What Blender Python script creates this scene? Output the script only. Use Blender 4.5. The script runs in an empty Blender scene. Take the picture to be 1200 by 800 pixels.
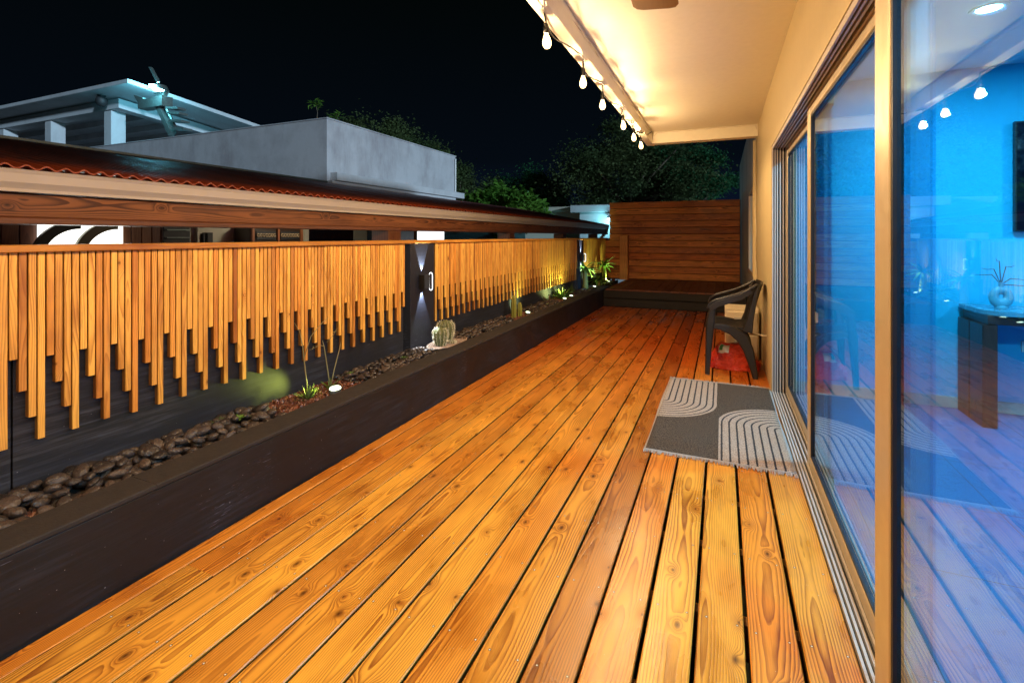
import bpy, math, random
from mathutils import Vector, Matrix, Euler, noise as mnoise
R = math.radians
random.seed(11)
scene = bpy.context.scene
C = scene.collection

# ------------------------------------------------------------------ camera
cam = bpy.data.cameras.new('camera')
cam_o = bpy.data.objects.new('camera', cam); C.objects.link(cam_o)
cam.sensor_width = 36.0; cam.lens = 17.1
cam.shift_y = -123.0 / 1200.0
cam.clip_start = 0.02; cam.clip_end = 1500
H = 1.3
cam_o.location = (0, 0, H)
cam_o.rotation_euler = (R(90), 0, R(23.34))
scene.camera = cam_o

# ------------------------------------------------------------------ night sky
world = bpy.data.worlds.new('World'); scene.world = world
world.use_nodes = True
wn = world.node_tree.nodes; wl = world.node_tree.links
for n in list(wn): wn.remove(n)
w_out = wn.new('ShaderNodeOutputWorld'); w_bg = wn.new('ShaderNodeBackground')
w_tc = wn.new('ShaderNodeTexCoord'); w_sep = wn.new('ShaderNodeSeparateXYZ'); w_rmp = wn.new('ShaderNodeValToRGB')
wl.new(w_tc.outputs['Generated'], w_sep.inputs[0]); wl.new(w_sep.outputs['Z'], w_rmp.inputs[0])
cr = w_rmp.color_ramp
cr.elements[0].position = 0.0; cr.elements[0].color = (0.0020, 0.0042, 0.0125, 1)
cr.elements[1].position = 0.45; cr.elements[1].color = (0.0004, 0.0009, 0.0009, 1)
e = cr.elements.new(0.15); e.color = (0.0008, 0.0017, 0.0033, 1)
wl.new(w_rmp.outputs[0], w_bg.inputs[0]); wl.new(w_bg.outputs[0], w_out.inputs[0])
w_bg.inputs[1].default_value = 1.0

# moon: low, from behind the house on the right
sun = bpy.data.lights.new('moon', 'SUN'); sun.energy = 1.55; sun.angle = R(3.0); sun.color = (0.58, 0.80, 1.0)
sun_o = bpy.data.objects.new('moon', sun); C.objects.link(sun_o)
sun_o.rotation_euler = Vector((-0.90, 0.38, -0.172)).to_track_quat('-Z', 'Y').to_euler()

scene.view_settings.view_transform = 'Standard'
scene.view_settings.look = 'None'
scene.view_settings.exposure = 0.84
scene.view_settings.gamma = 1.0
BULB_W = 27.0
BULB_COL = (1.0, 0.67, 0.35)

# ------------------------------------------------------------------ object helpers
def tag(o, label=None, cat=None, group=None, kind=None):
    if label: o['label'] = label
    if cat: o['category'] = cat
    if group: o['group'] = group
    if kind: o['kind'] = kind
    return o

def thing(name, label, cat, loc=(0, 0, 0), rz=0.0, group=None):
    o = bpy.data.objects.new(name, None); C.objects.link(o)
    o.empty_display_size = 0.1
    o.location = loc; o.rotation_euler = (0, 0, rz)
    return tag(o, label, cat, group)

def rnd():
    return random.random()

class MB:
    """collects polygons; lc = local plank coordinate, rn = random value per piece"""
    def __init__(s):
        s.v = []; s.f = []; s.lc = []; s.rn = []; s.mi = []
    def add(s, vs, fs, lc=None, rn=None, mi=0):
        b = len(s.v); s.v += [tuple(p) for p in vs]
        s.f += [tuple(i + b for i in f) for f in fs]
        s.mi += [mi] * len(fs)
        s.lc += lc if lc else [tuple(p) for p in vs]
        r = rnd() if rn is None else rn
        s.rn += [r] * len(vs)
    def box(s, x0, x1, y0, y1, z0, z1, ch=0.0, axis=None, rn=None, mi=0, seg=1, swap=False):
        lo = (min(x0, x1), min(y0, y1), min(z0, z1)); hi = (max(x0, x1), max(y0, y1), max(z0, z1))
        d = [hi[i] - lo[i] for i in range(3)]
        a = d.index(max(d)) if axis is None else 'xyz'.index(axis)
        p, q = [i for i in range(3) if i != a]
        if d[q] > d[p]: wide, thin = q, p
        else: wide, thin = p, q
        if swap: wide, thin = thin, wide
        c = min(ch, 0.3 * min(d[p], d[q]))
        if c > 0:
            sec = [(lo[p] + c, lo[q]), (hi[p] - c, lo[q]), (hi[p], lo[q] + c), (hi[p], hi[q] - c),
                   (hi[p] - c, hi[q]), (lo[p] + c, hi[q]), (lo[p], hi[q] - c), (lo[p], lo[q] + c)]
        else:
            sec = [(lo[p], lo[q]), (hi[p], lo[q]), (hi[p], hi[q]), (lo[p], hi[q])]
        n = len(sec); vs = []; lc = []
        r = rnd() if rn is None else rn
        voff = r * 37.0
        for k in range(seg + 1):
            t = lo[a] + d[a] * k / seg
            for (P, Q) in sec:
                co = [0, 0, 0]; co[a] = t; co[p] = P; co[q] = Q
                vs.append(tuple(co))
                cw = (lo[wide] + hi[wide]) / 2
                ct = hi[thin]
                lc.append((co[wide] - cw, t + voff, co[thin] - ct))
        fs = []
        # orientation sign of (p,q,a)
        even = (p, q, a) in ((0, 1, 2), (1, 2, 0), (2, 0, 1))
        for k in range(seg):
            for i in range(n):
                j = (i + 1) % n
                f = (k * n + i, k * n + j, (k + 1) * n + j, (k + 1) * n + i)
                fs.append(f if even else f[::-1])
        f0 = tuple(range(n))[::-1]; f1 = tuple(seg * n + i for i in range(n))
        if not even: f0 = f0[::-1]; f1 = f1[::-1]
        fs += [f0, f1]
        s.add(vs, fs, lc, r, mi)
        return s
    def tube(s, pts, rad, n=8, caps=True, mi=0):
        pts = [Vector(p) for p in pts]
        if not hasattr(rad, '__len__'): rad = [rad] * len(pts)
        vs = []; fs = []; prev = None
        for i, p in enumerate(pts):
            t = (pts[min(i + 1, len(pts) - 1)] - pts[max(i - 1, 0)])
            if t.length < 1e-9: t = Vector((0, 0, 1))
            t.normalize()
            if prev is None:
                u = t.orthogonal().normalized()
            else:
                u = (prev - t * prev.dot(t))
                u = u.normalized() if u.length > 1e-6 else t.orthogonal().normalized()
            prev = u; w = t.cross(u)
            for k in range(n):
                a = 2 * math.pi * k / n
                vs.append(p + (u * math.cos(a) + w * math.sin(a)) * rad[i])
        for i in range(len(pts) - 1):
            for k in range(n):
                j = (k + 1) % n
                fs.append((i * n + k, i * n + j, (i + 1) * n + j, (i + 1) * n + k))
        if caps:
            fs.append(tuple(range(n))[::-1]); fs.append(tuple((len(pts) - 1) * n + k for k in range(n)))
        s.add(vs, fs, mi=mi); return s
    def lathe(s, prof, origin=(0, 0, 0), n=20, rib=0, ribd=0.0, mi=0, caps=True):
        o = Vector(origin); vs = []; fs = []
        for (r, z) in prof:
            for k in range(n):
                a = 2 * math.pi * k / n
                rr = r * (1 + (ribd * math.cos(rib * a) if rib else 0))
                vs.append(o + Vector((rr * math.cos(a), rr * math.sin(a), z)))
        for i in range(len(prof) - 1):
            for k in range(n):
                j = (k + 1) % n
                fs.append((i * n + k, i * n + j, (i + 1) * n + j, (i + 1) * n + k))
        if caps: fs.append(tuple(range(n))[::-1]); fs.append(tuple((len(prof) - 1) * n + k for k in range(n)))
        s.add(vs, fs, mi=mi); return s
    def blade(s, base, direction, length, width, bend=0.3, segs=5, fold=0.25, mi=0, taper=1.0):
        """a curved tapering leaf with a folded midrib"""
        b = Vector(base); d = Vector(direction).normalized()
        side = d.cross(Vector((0, 0, 1)))
        side = side.normalized() if side.length > 1e-4 else Vector((1, 0, 0))
        vs = []; fs = []; p = b.copy()
        for i in range(segs + 1):
            t = i / segs
            w = width * (math.sin(math.pi * min(1, 0.25 + 0.75 * t)) ** 0.8 if taper else 1)
            w = max(w, width * 0.03)
            up = side.cross(d).normalized()
            vs += [p - side * w * 0.5 + up * w * fold, p, p + side * w * 0.5 + up * w * fold]
            d = (d + Vector((0, 0, -bend / segs))).normalized()
            p = p + d * (length / segs)
        for i in range(segs):
            a = i * 3
            fs += [(a, a + 1, a + 4, a + 3), (a + 1, a + 2, a + 5, a + 4)]
        s.add(vs, fs, mi=mi); return s
    def ribbon(s, secs, closed=False, mi=0):
        """loft of equal-length sections (lists of points), sections closed loops"""
        n = len(secs[0]); vs = [p for sc in secs for p in sc]; fs = []
        for i in range(len(secs) - 1):
            for k in range(n):
                j = (k + 1) % n
                fs.append((i * n + k, i * n + j, (i + 1) * n + j, (i + 1) * n + k))
        fs.append(tuple(range(n))[::-1]); fs.append(tuple((len(secs) - 1) * n + k for k in range(n)))
        s.add(vs, fs, mi=mi); return s
    def build(s, name, mats, parent=None, smooth=False, sharp=None):
        me = bpy.data.meshes.new(name)
        me.from_pydata(s.v, [], s.f)
        if not isinstance(mats, (list, tuple)): mats = [mats]
        for m in mats: me.materials.append(m)
        if len(mats) > 1: me.polygons.foreach_set('material_index', s.mi)
        a = me.attributes.new('lc', 'FLOAT_VECTOR', 'POINT')
        a.data.foreach_set('vector', [c for p in s.lc for c in p])
        b = me.attributes.new('rn', 'FLOAT', 'POINT')
        b.data.foreach_set('value', s.rn)
        if smooth:
            me.polygons.foreach_set('use_smooth', [True] * len(me.polygons))
            if sharp: me.set_sharp_from_angle(angle=R(sharp))
        me.update()
        o = bpy.data.objects.new(name, me); C.objects.link(o)
        if parent is not None: o.parent = parent
        return o

# ------------------------------------------------------------------ material helpers
class NT:
    def __init__(s, name):
        s.m = bpy.data.materials.new(name); s.m.use_nodes = True
        s.t = s.m.node_tree; s.n = s.t.nodes
        for n in list(s.n): s.n.remove(n)
        s.out = s.n.new('ShaderNodeOutputMaterial')
    def put(s, sock, val):
        if isinstance(val, bpy.types.NodeSocket): s.t.links.new(val, sock)
        elif val is not None: sock.default_value = val
    def M(s, op, a, b=None, c=None, clamp=False):
        n = s.n.new('ShaderNodeMath'); n.operation = op; n.use_clamp = clamp
        s.put(n.inputs[0], a); s.put(n.inputs[1], b)
        if c is not None: s.put(n.inputs[2], c)
        return n.outputs[0]
    def add(s, a, b): return s.M('ADD', a, b)
    def sub(s, a, b): return s.M('SUBTRACT', a, b)
    def mul(s, a, b): return s.M('MULTIPLY', a, b)
    def fr(s, a): return s.M('FRACT', a)
    def attr(s, name, out='Vector'):
        n = s.n.new('ShaderNodeAttribute'); n.attribute_name = name; return n.outputs[out]
    def sep(s, v):
        n = s.n.new('ShaderNodeSeparateXYZ'); s.put(n.inputs[0], v); return n.outputs
    def comb(s, x, y, z):
        n = s.n.new('ShaderNodeCombineXYZ')
        s.put(n.inputs[0], x); s.put(n.inputs[1], y); s.put(n.inputs[2], z); return n.outputs[0]
    def obj(s):
        return s.n.new('ShaderNodeTexCoord').outputs['Object']
    def pos(s):
        return s.n.new('ShaderNodeNewGeometry').outputs['Position']
    def noise(s, v, scale=5, detail=3, rough=0.55, dist=0.0, out=0):
        n = s.n.new('ShaderNodeTexNoise'); s.put(n.inputs['Vector'], v)
        n.inputs['Scale'].default_value = scale; n.inputs['Detail'].default_value = detail
        n.inputs['Roughness'].default_value = rough; n.inputs['Distortion'].default_value = dist
        return n.outputs[out]
    def scaled(s, v, sx, sy, sz):
        n = s.n.new('ShaderNodeVectorMath'); n.operation = 'MULTIPLY'
        s.put(n.inputs[0], v); n.inputs[1].default_value = (sx, sy, sz); return n.outputs[0]
    def ramp(s, fac, stops, interp='LINEAR'):
        n = s.n.new('ShaderNodeValToRGB'); r = n.color_ramp; r.interpolation = interp
        while len(r.elements) < len(stops): r.elements.new(0.5)
        for e, (p, c) in zip(r.elements, stops):
            e.position = p
            e.color = (c, c, c, 1) if not hasattr(c, '__len__') else (*c[:3], 1)
        s.put(n.inputs[0], fac); return n.outputs[0]
    def mix(s, fac, a, b, mode='MIX'):
        n = s.n.new('ShaderNodeMix'); n.data_type = 'RGBA'; n.blend_type = mode
        s.put(n.inputs[0], fac)
        for sock, v in ((n.inputs[6], a), (n.inputs[7], b)):
            if hasattr(v, '__len__') and not isinstance(v, bpy.types.NodeSocket): v = (*v[:3], 1)
            s.put(sock, v)
        return n.outputs[2]
    def bump(s, h, strength=0.3, dist=0.01):
        n = s.n.new('ShaderNodeBump'); n.inputs['Strength'].default_value = strength
        n.inputs['Distance'].default_value = dist; s.put(n.inputs['Height'], h); return n.outputs[0]
    def bsdf(s, col, rough=0.5, metal=0.0, normal=None, spec=0.5, **kw):
        n = s.n.new('ShaderNodeBsdfPrincipled')
        if hasattr(col, '__len__') and not isinstance(col, bpy.types.NodeSocket): col = (*col[:3], 1)
        s.put(n.inputs['Base Color'], col); s.put(n.inputs['Roughness'], rough)
        s.put(n.inputs['Metallic'], metal); n.inputs['Specular IOR Level'].default_value = spec
        if normal is not None: s.put(n.inputs['Normal'], normal)
        for k, v in kw.items():
            s.put(n.inputs[k.replace('_', ' ')], v)
        s.t.links.new(n.outputs[0], s.out.inputs[0]); return s.m

def plain(name, col, rough=0.5, metal=0.0, var=0.15, nscale=8, bump=0.0, bscale=60, spec=0.5):
    t = NT(name); p = t.obj()
    n = t.noise(p, nscale, 4)
    c = t.mix(n, [x * (1 - var) for x in col], [min(1, x * (1 + var)) for x in col])
    nb = None
    if bump: nb = t.bump(t.noise(p, bscale, 4), bump, 0.004)
    r = t.ramp(t.noise(p, nscale * 2.3, 3), [(0.3, max(0, rough - 0.07)), (0.7, min(1, rough + 0.07))])
    return t.bsdf(c, r, metal, nb, spec)

def wood(name, light, dark, freq=105, rough=0.42, knots=0.6, screws=False, fardark=False, contrast=1.0, kscale=1.0, var=1.0):
    t = NT(name)
    u, v, w = t.sep(t.attr('lc'))[0:3]
    rn = t.attr('rn', 'Fac')
    r1 = t.fr(t.mul(rn, 13.71)); r2 = t.fr(t.mul(rn, 37.17)); r3 = t.fr(t.mul(rn, 71.93))
    seed = t.mul(rn, 91.0)
    low = t.noise(t.comb(t.mul(u, 3.0), t.mul(v, 1.1), seed), 1.0, 2, 0.5)
    mid = t.noise(t.comb(t.mul(u, 14.0), t.mul(v, 2.6), seed), 1.0, 3, 0.5)
    cen = t.noise(t.comb(3.3, t.mul(v, 0.7), seed), 1.0, 1, 0.5)
    uc = t.add(t.mul(t.sub(r1, 0.5), 0.10), t.mul(t.sub(cen, 0.5), 0.10))
    du = t.sub(u, uc)
    D = t.add(t.mul(r2, 0.055), 0.012)
    dz = t.add(D, t.mul(w, -0.6))
    rad = t.M('SQRT', t.add(t.mul(du, du), t.mul(dz, dz)))
    # knots
    ku = t.add(t.mul(u, 1 / 0.15), t.mul(rn, 41.0)); kv = t.add(t.mul(v, 1 / (0.62 * kscale)), t.mul(rn, 17.0))
    vo = t.n.new('ShaderNodeTexVoronoi'); vo.voronoi_dimensions = '2D'; vo.feature = 'F1'
    vo.inputs['Scale'].default_value = 1.0; vo.inputs['Randomness'].default_value = 1.0
    t.put(vo.inputs['Vector'], t.comb(ku, kv, 0.0))
    px, py = t.sep(vo.outputs['Position'])[0:2]
    dx = t.mul(t.sub(ku, px), 0.15); dy = t.mul(t.sub(kv, py), 0.62 * kscale)
    kk = t.M('SQRT', t.add(t.mul(dx, dx), t.mul(t.mul(dy, dy), 0.30)))
    on = t.M('LESS_THAN', t.sep(vo.outputs['Color'])[0], knots)
    g = t.mul(on, t.M('POWER', 2.718, t.mul(t.M('POWER', t.mul(kk, 1 / 0.021), 2.0), -1.0)))
    ksz = t.add(t.mul(t.sep(vo.outputs['Color'])[1], 0.011), 0.004)
    core = t.mul(on, t.sub(1.0, t.M('SMOOTH_MIN', 1.0, t.M('DIVIDE', kk, ksz), 0.3)))
    rr = t.add(t.add(rad, t.mul(t.sub(low, 0.5), 0.060)), t.add(t.mul(t.sub(mid, 0.5), 0.011), t.mul(g, 0.027)))
    ring = t.fr(t.mul(rr, freq))
    ringc = t.ramp(ring, [(0.0, 0.06), (0.35, 0.20), (0.72, 0.72), (0.90, 1.0), (0.97, 0.55), (1.0, 0.06)])
    fib = t.noise(t.comb(t.mul(u, 420.0), t.mul(v, 9.0), seed), 1.0, 3, 0.6)
    vary = t.noise(t.comb(t.mul(u, 6.0), t.mul(v, 2.0), seed), 1.0, 3, 0.6)
    amp = t.ramp(t.noise(t.comb(t.mul(u, 8.0), t.mul(v, 1.7), t.add(seed, 5.0)), 1.0, 2), [(0.3, 0.35 * contrast), (0.65, 1.0 * contrast)])
    f = t.M('ADD', t.mul(ringc, amp), t.mul(t.sub(fib, 0.5), 0.65), clamp=True)
    col = t.mix(f, light, dark)
    # board-to-board tone
    tone = t.ramp(r3, [(0.0, (1 - .34 * var, 1 - .46 * var, 1 - .5 * var)), (0.12, (1 - .12 * var, 1 - .18 * var, 1 - .2 * var)), (0.26, (1.0, 0.78, 0.60)), (0.42, (0.95, 0.92, 0.88)), (0.7, (1.04, 1.06, 1.0)), (1.0, (1.18, 1.26, 1.18))])
    col = t.mix(1.0, col, tone, 'MULTIPLY')
    st = t.ramp(vary, [(0.30, (0.58, 0.44, 0.34)), (0.50, (1, 0.98, 0.95)), (0.75, (1.12, 1.14, 1.05))])
    col = t.mix(0.8, col, st, 'MULTIPLY')
    # grey-blue weathered streaks and knot hearts
    gs = t.ramp(t.noise(t.comb(t.mul(u, 26.0), t.mul(v, 3.1), t.add(seed, 9.0)), 1.0, 4, 0.65), [(0.63, 0.0), (0.78, 0.55)])
    col = t.mix(gs, col, [c * 0.35 + 0.02 for c in light])
    col = t.mix(t.mul(g, 0.45), col, [dark[0] * 1.1, dark[1] * 0.9, dark[2] * 0.8])
    col = t.mix(core, col, [dark[0] * 0.16, dark[1] * 0.12, dark[2] * 0.12])
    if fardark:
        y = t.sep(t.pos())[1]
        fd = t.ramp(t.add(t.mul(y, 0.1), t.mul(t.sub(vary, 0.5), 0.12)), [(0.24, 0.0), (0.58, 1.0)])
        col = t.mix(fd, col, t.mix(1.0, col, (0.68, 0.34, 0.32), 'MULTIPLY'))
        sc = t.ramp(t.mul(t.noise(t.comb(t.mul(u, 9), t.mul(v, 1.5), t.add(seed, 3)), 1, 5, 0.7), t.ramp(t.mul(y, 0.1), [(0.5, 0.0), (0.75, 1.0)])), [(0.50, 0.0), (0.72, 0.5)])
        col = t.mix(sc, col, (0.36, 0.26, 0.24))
    if screws:
        y = t.sep(t.pos())[1]
        yy = t.sub(t.fr(t.add(t.mul(y, 1 / 0.40), t.mul(r2, 0.05))), 0.5)
        sy = t.mul(yy, 0.40)
        sx = t.sub(t.M('ABSOLUTE', t.add(u, t.mul(t.sub(r1, 0.5), 0.01))), 0.048)
        ds = t.M('SQRT', t.add(t.mul(sx, sx), t.mul(sy, sy)))
        m = t.M('LESS_THAN', ds, 0.0026)
        col = t.mix(m, col, (0.75, 0.68, 0.55))
        m2 = t.mul(t.M('LESS_THAN', ds, 0.0045), t.M('GREATER_THAN', ds, 0.0026))
        col = t.mix(m2, col, (0.10, 0.045, 0.015))
        # specks of dust
        spn = t.noise(t.pos(), 160, 1, 0.5)
        sp = t.M('GREATER_THAN', spn, 0.80)
        col = t.mix(t.mul(sp, 0.7), col, (0.75, 0.68, 0.55))
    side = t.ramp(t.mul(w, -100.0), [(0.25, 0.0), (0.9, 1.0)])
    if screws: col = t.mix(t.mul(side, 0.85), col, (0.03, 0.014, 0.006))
    if name == 'slat_pine': col = t.mix(t.mul(side, 0.80), col, (0.10, 0.036, 0.012))  # shade between slats put into the colour: side faces darken with depth
    hgt = t.add(t.mul(f, -0.5), t.mul(core, -1.0))
    nb = t.bump(hgt, 0.25, 0.002)
    rg = t.ramp(vary, [(0.3, rough - 0.08), (0.7, rough + 0.10)])
    return t.bsdf(col, rg, 0, nb, 0.45)

M = {}
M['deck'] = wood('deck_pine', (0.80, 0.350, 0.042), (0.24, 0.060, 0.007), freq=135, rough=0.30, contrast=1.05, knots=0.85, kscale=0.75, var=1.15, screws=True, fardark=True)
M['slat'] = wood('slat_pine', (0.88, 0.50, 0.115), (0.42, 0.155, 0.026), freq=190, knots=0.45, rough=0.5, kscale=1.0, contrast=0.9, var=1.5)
M['rail'] = wood('rail_pine', (0.72, 0.38, 0.07), (0.48, 0.19, 0.030), freq=90, knots=0.3, rough=0.4, contrast=0.7)
M['screen'] = wood('screen_stained_pine', (0.88, 0.30, 0.075), (0.26, 0.070, 0.016), freq=90, knots=0.6, rough=0.5)
M['platform'] = wood('platform_dark_wood', (0.17, 0.060, 0.038), (0.08, 0.027, 0.018), freq=90, knots=0.3, rough=0.5)
M['beamwood'] = wood('old_beam_wood', (0.34, 0.13, 0.055), (0.09, 0.028, 0.014), freq=120, contrast=1.4, knots=0.5, rough=0.6)
M['brownwood'] = wood('brown_wall_wood', (0.17, 0.065, 0.028), (0.08, 0.026, 0.012), freq=90, knots=0.3, rough=0.5)

def black_paint(name, base=(0.009, 0.006, 0.0045), brush=(0.05, 0.06, 0.085), axis='y', amt=0.5):
    t = NT(name); p = t.pos()
    sc = (3.0, 3.0, 60.0) if axis == 'y' else (60, 3, 60)
    n = t.noise(t.scaled(p, *sc), 1.0, 5, 0.7)
    n2 = t.noise(p, 3.0, 4)
    f = t.mul(t.ramp(n, [(0.45, 0.0), (0.75, 1.0)]), t.ramp(n2, [(0.40, 0.05), (0.7, amt)]))
    col = t.mix(f, base, brush)
    sp = t.M('GREATER_THAN', t.noise(p, 95, 1, 0.4), 0.795)
    scr = t.ramp(t.mul(t.noise(t.scaled(p, 14, 14, 260), 1.0, 3, 0.6), t.ramp(t.noise(p, 2.2, 2), [(0.5, 0.6), (0.7, 1.0)])), [(0.60, 0.0), (0.68, 0.8)])
    col = t.mix(scr, col, (0.13, 0.14, 0.19))
    col = t.mix(t.mul(sp, 0.8), col, (0.28, 0.27, 0.28))
    nb = t.bump(t.add(n, t.mul(t.noise(p, 40, 3), 0.5)), 0.3, 0.003)
    return t.bsdf(col, t.ramp(n2, [(0.3, 0.50), (0.7, 0.70)]), 0, nb, 0.4)
M['black'] = black_paint('black_painted_board')
M['blackwall'] = black_paint('black_painted_wall', (0.014, 0.016, 0.024), (0.075, 0.085, 0.125), 'y', 0.9)
M['curb'] = plain('dark_curb_paint', (0.022, 0.017, 0.015), 0.8, var=0.4, nscale=14, bump=0.4, bscale=120)
M['post'] = black_paint('navy_black_post', (0.011, 0.013, 0.024), (0.03, 0.035, 0.055), 'y', 0.3)

def plaster(name, col, stain=(0.10, 0.09, 0.08), amt=0.35, rough=0.8, bump=0.15, drip=True):
    t = NT(name); p = t.pos()
    n = t.noise(p, 1.7, 5, 0.6); n2 = t.noise(p, 22, 4, 0.6)
    c = t.mix(n2, [x * 0.93 for x in col], [min(1, x * 1.05) for x in col])
    if drip:
        dr = t.noise(t.scaled(p, 1.5, 1.5, 0.45), 1.0, 6, 0.72)
        f = t.mul(t.ramp(dr, [(0.50, 0.0), (0.78, 1.0)]), amt)
        c = t.mix(f, c, stain)
    f2 = t.mul(t.ramp(n, [(0.45, 0.0), (0.75, 1.0)]), amt * 0.6)
    c = t.mix(f2, c, stain)
    return t.bsdf(c, rough, 0, t.bump(n2, bump, 0.004), 0.3)
M['ceiling'] = plaster('cream_ceiling_paint', (0.86, 0.80, 0.62), amt=0.0, rough=0.45, bump=0.06, drip=False)
M['wall'] = plaster('cream_wall_paint', (0.62, 0.50, 0.27), (0.4, 0.30, 0.16), amt=0.15, rough=0.5, bump=0.10)
M['farwall'] = plaster('weathered_grey_wall', (0.50, 0.48, 0.44), amt=0.5)
M['concrete'] = plaster('pale_concrete', (0.46, 0.47, 0.49), (0.16, 0.13, 0.14), amt=0.6)
M['white_build'] = plaster('white_terrace_paint', (0.52, 0.54, 0.56), (0.2, 0.18, 0.18), amt=0.35)
M['cream_build'] = plaster('cream_building_paint', (0.55, 0.53, 0.43), (0.3, 0.27, 0.2), amt=0.2)
M['alu'] = plain('champagne_aluminium', (0.62, 0.50, 0.33), 0.38, 0.35, var=0.05)
M['alu_grey'] = plain('grey_aluminium', (0.55, 0.50, 0.46), 0.38, 0.2, var=0.08)
M['gasket'] = plain('black_rubber', (0.008, 0.008, 0.010), 0.5)
M['bluegasket'] = plain('dark_blue_frame_edge', (0.01, 0.05, 0.22), 0.4)
M['black_plastic'] = plain('black_plastic', (0.012, 0.012, 0.012), 0.42)
M['brown_plastic'] = plain('dark_brown_chair_plastic', (0.016, 0.013, 0.012), 0.40, var=0.2, bump=0.15, bscale=200)
M['gutter'] = plain('beige_gutter_paint', (0.64, 0.57, 0.53), 0.42, var=0.08, nscale=3)
M['tile'] = plain('orange_roof_sheet', (0.42, 0.085, 0.028), 0.55, var=0.5, nscale=25)
M['tv'] = plain('black_glossy_screen', (0.004, 0.004, 0.008), 0.12)
M['white'] = plain('white_paint', (0.75, 0.75, 0.73), 0.5, var=0.05)
M['cable_w'] = plain('cream_cable', (0.70, 0.62, 0.45), 0.5)
M['dark'] = plain('dark_grey_paint', (0.02, 0.02, 0.022), 0.6)
M['metal'] = plain('weathered_galvanised_metal', (0.17, 0.20, 0.19), 0.45, 0.6, var=0.3, nscale=20)
M['fan'] = wood('fan_blade_wood', (0.40, 0.27, 0.035), (0.24, 0.13, 0.015), freq=60, knots=0.0, contrast=0.5)

def emis(name, col, strength, base=(0.8, 0.8, 0.8)):
    t = NT(name)
    return t.bsdf(base, 0.4, 0, None, 0.3, Emission_Color=(*col, 1), Emission_Strength=strength)
def clear_bulb(name, col, strength, clear):
    t = NT(name)
    em = t.n.new('ShaderNodeEmission'); em.inputs[0].default_value = (*col, 1); em.inputs[1].default_value = strength
    tr = t.n.new('ShaderNodeBsdfTransparent')
    mx = t.n.new('ShaderNodeMixShader'); mx.inputs[0].default_value = clear
    t.t.links.new(em.outputs[0], mx.inputs[1]); t.t.links.new(tr.outputs[0], mx.inputs[2]); t.t.links.new(mx.outputs[0], t.out.inputs[0])
    return t.m
M['bulb'] = clear_bulb('warm_bulb_glow', (1.0, 0.64, 0.27), 10.0, 0.70)
M['led_w'] = emis('white_led_glow', (0.80, 0.92, 1.0), 1.6)
M['led_g'] = emis('pale_green_led_glow', (0.86, 1.0, 0.66), 2.6)
M['led_cyan'] = emis('cyan_floodlight_glow', (0.25, 0.85, 1.0), 30.0)
M['panel'] = emis('lit_white_panel', (1.0, 0.98, 0.90), 1.25)
M['panel_dim'] = emis('lit_white_blind', (0.92, 0.97, 1.0), 0.9)
M['downlight'] = emis('cool_downlight_glow', (0.7, 0.88, 1.0), 25.0)

def glass_mat(name, tint):
    t = NT(name)
    lw = t.n.new('ShaderNodeLayerWeight'); lw.inputs['Blend'].default_value = 0.5
    p5 = t.M('POWER', lw.outputs['Facing'], 4.2)
    f = t.M('ADD', t.mul(p5, 0.92), 0.045, clamp=True)
    tr = t.n.new('ShaderNodeBsdfTransparent'); tr.inputs[0].default_value = (*tint, 1)
    gl = t.n.new('ShaderNodeBsdfGlossy'); gl.inputs['Color'].default_value = (0.72, 0.84, 1.0, 1); gl.inputs['Roughness'].default_value = 0.0
    mx = t.n.new('ShaderNodeMixShader')
    t.put(mx.inputs[0], f); t.t.links.new(tr.outputs[0], mx.inputs[1]); t.t.links.new(gl.outputs[0], mx.inputs[2])
    t.t.links.new(mx.outputs[0], t.out.inputs[0])
    return t.m
M['glass'] = glass_mat('blue_tinted_glass', (0.60, 0.89, 0.99))

def pebble_mat(name, a, b):
    t = NT(name); oi = t.n.new('ShaderNodeObjectInfo')
    rn = t.fr(t.add(t.attr('rn', 'Fac'), oi.outputs['Random']))
    p = t.obj()
    c = t.mix(rn, a, b)
    c = t.mix(t.ramp(t.noise(p, 30, 4, 0.65), [(0.5, 0.0), (0.8, 0.45)]), c, (0.12, 0.095, 0.085))
    return t.bsdf(c, t.ramp(t.noise(p, 18, 3), [(0.3, 0.20), (0.7, 0.45)]), 0, t.bump(t.noise(p, 3, 5), 0.35, 0.05), 0.6)
M['pebble'] = pebble_mat('dark_river_pebble', (0.014, 0.011, 0.011), (0.085, 0.060, 0.048))
M['mulch'] = pebble_mat('red_brown_bark', (0.06, 0.018, 0.008), (0.26, 0.085, 0.04))
M['grit'] = pebble_mat('pink_beige_grit', (0.30, 0.20, 0.15), (0.55, 0.42, 0.34))
M['soil'] = plain('dark_soil', (0.022, 0.014, 0.010), 0.9, var=0.5, nscale=30, bump=0.8, bscale=60)

def leaf_mat(name, a, b, rough=0.5, trans=0.25):
    t = NT(name); rn = t.attr('rn', 'Fac')
    c = t.mix(rn, a, b)
    pr = t.n.new('ShaderNodeBsdfPrincipled'); t.put(pr.inputs['Base Color'], c); pr.inputs['Roughness'].default_value = rough
    tl = t.n.new('ShaderNodeBsdfTranslucent'); t.put(tl.inputs[0], c)
    mx = t.n.new('ShaderNodeMixShader'); mx.inputs[0].default_value = trans
    t.t.links.new(pr.outputs[0], mx.inputs[1]); t.t.links.new(tl.outputs[0], mx.inputs[2])
    t.t.links.new(mx.outputs[0], t.out.inputs[0]); return t.m
M['leaf_tree'] = leaf_mat('tree_leaf', (0.035, 0.065, 0.022), (0.09, 0.12, 0.042))
M['leaf_tree2'] = leaf_mat('bluish_tree_leaf', (0.018, 0.10, 0.035), (0.045, 0.18, 0.07))
M['leaf_bright'] = leaf_mat('bright_shrub_leaf', (0.04, 0.10, 0.015), (0.11, 0.20, 0.03))
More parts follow.
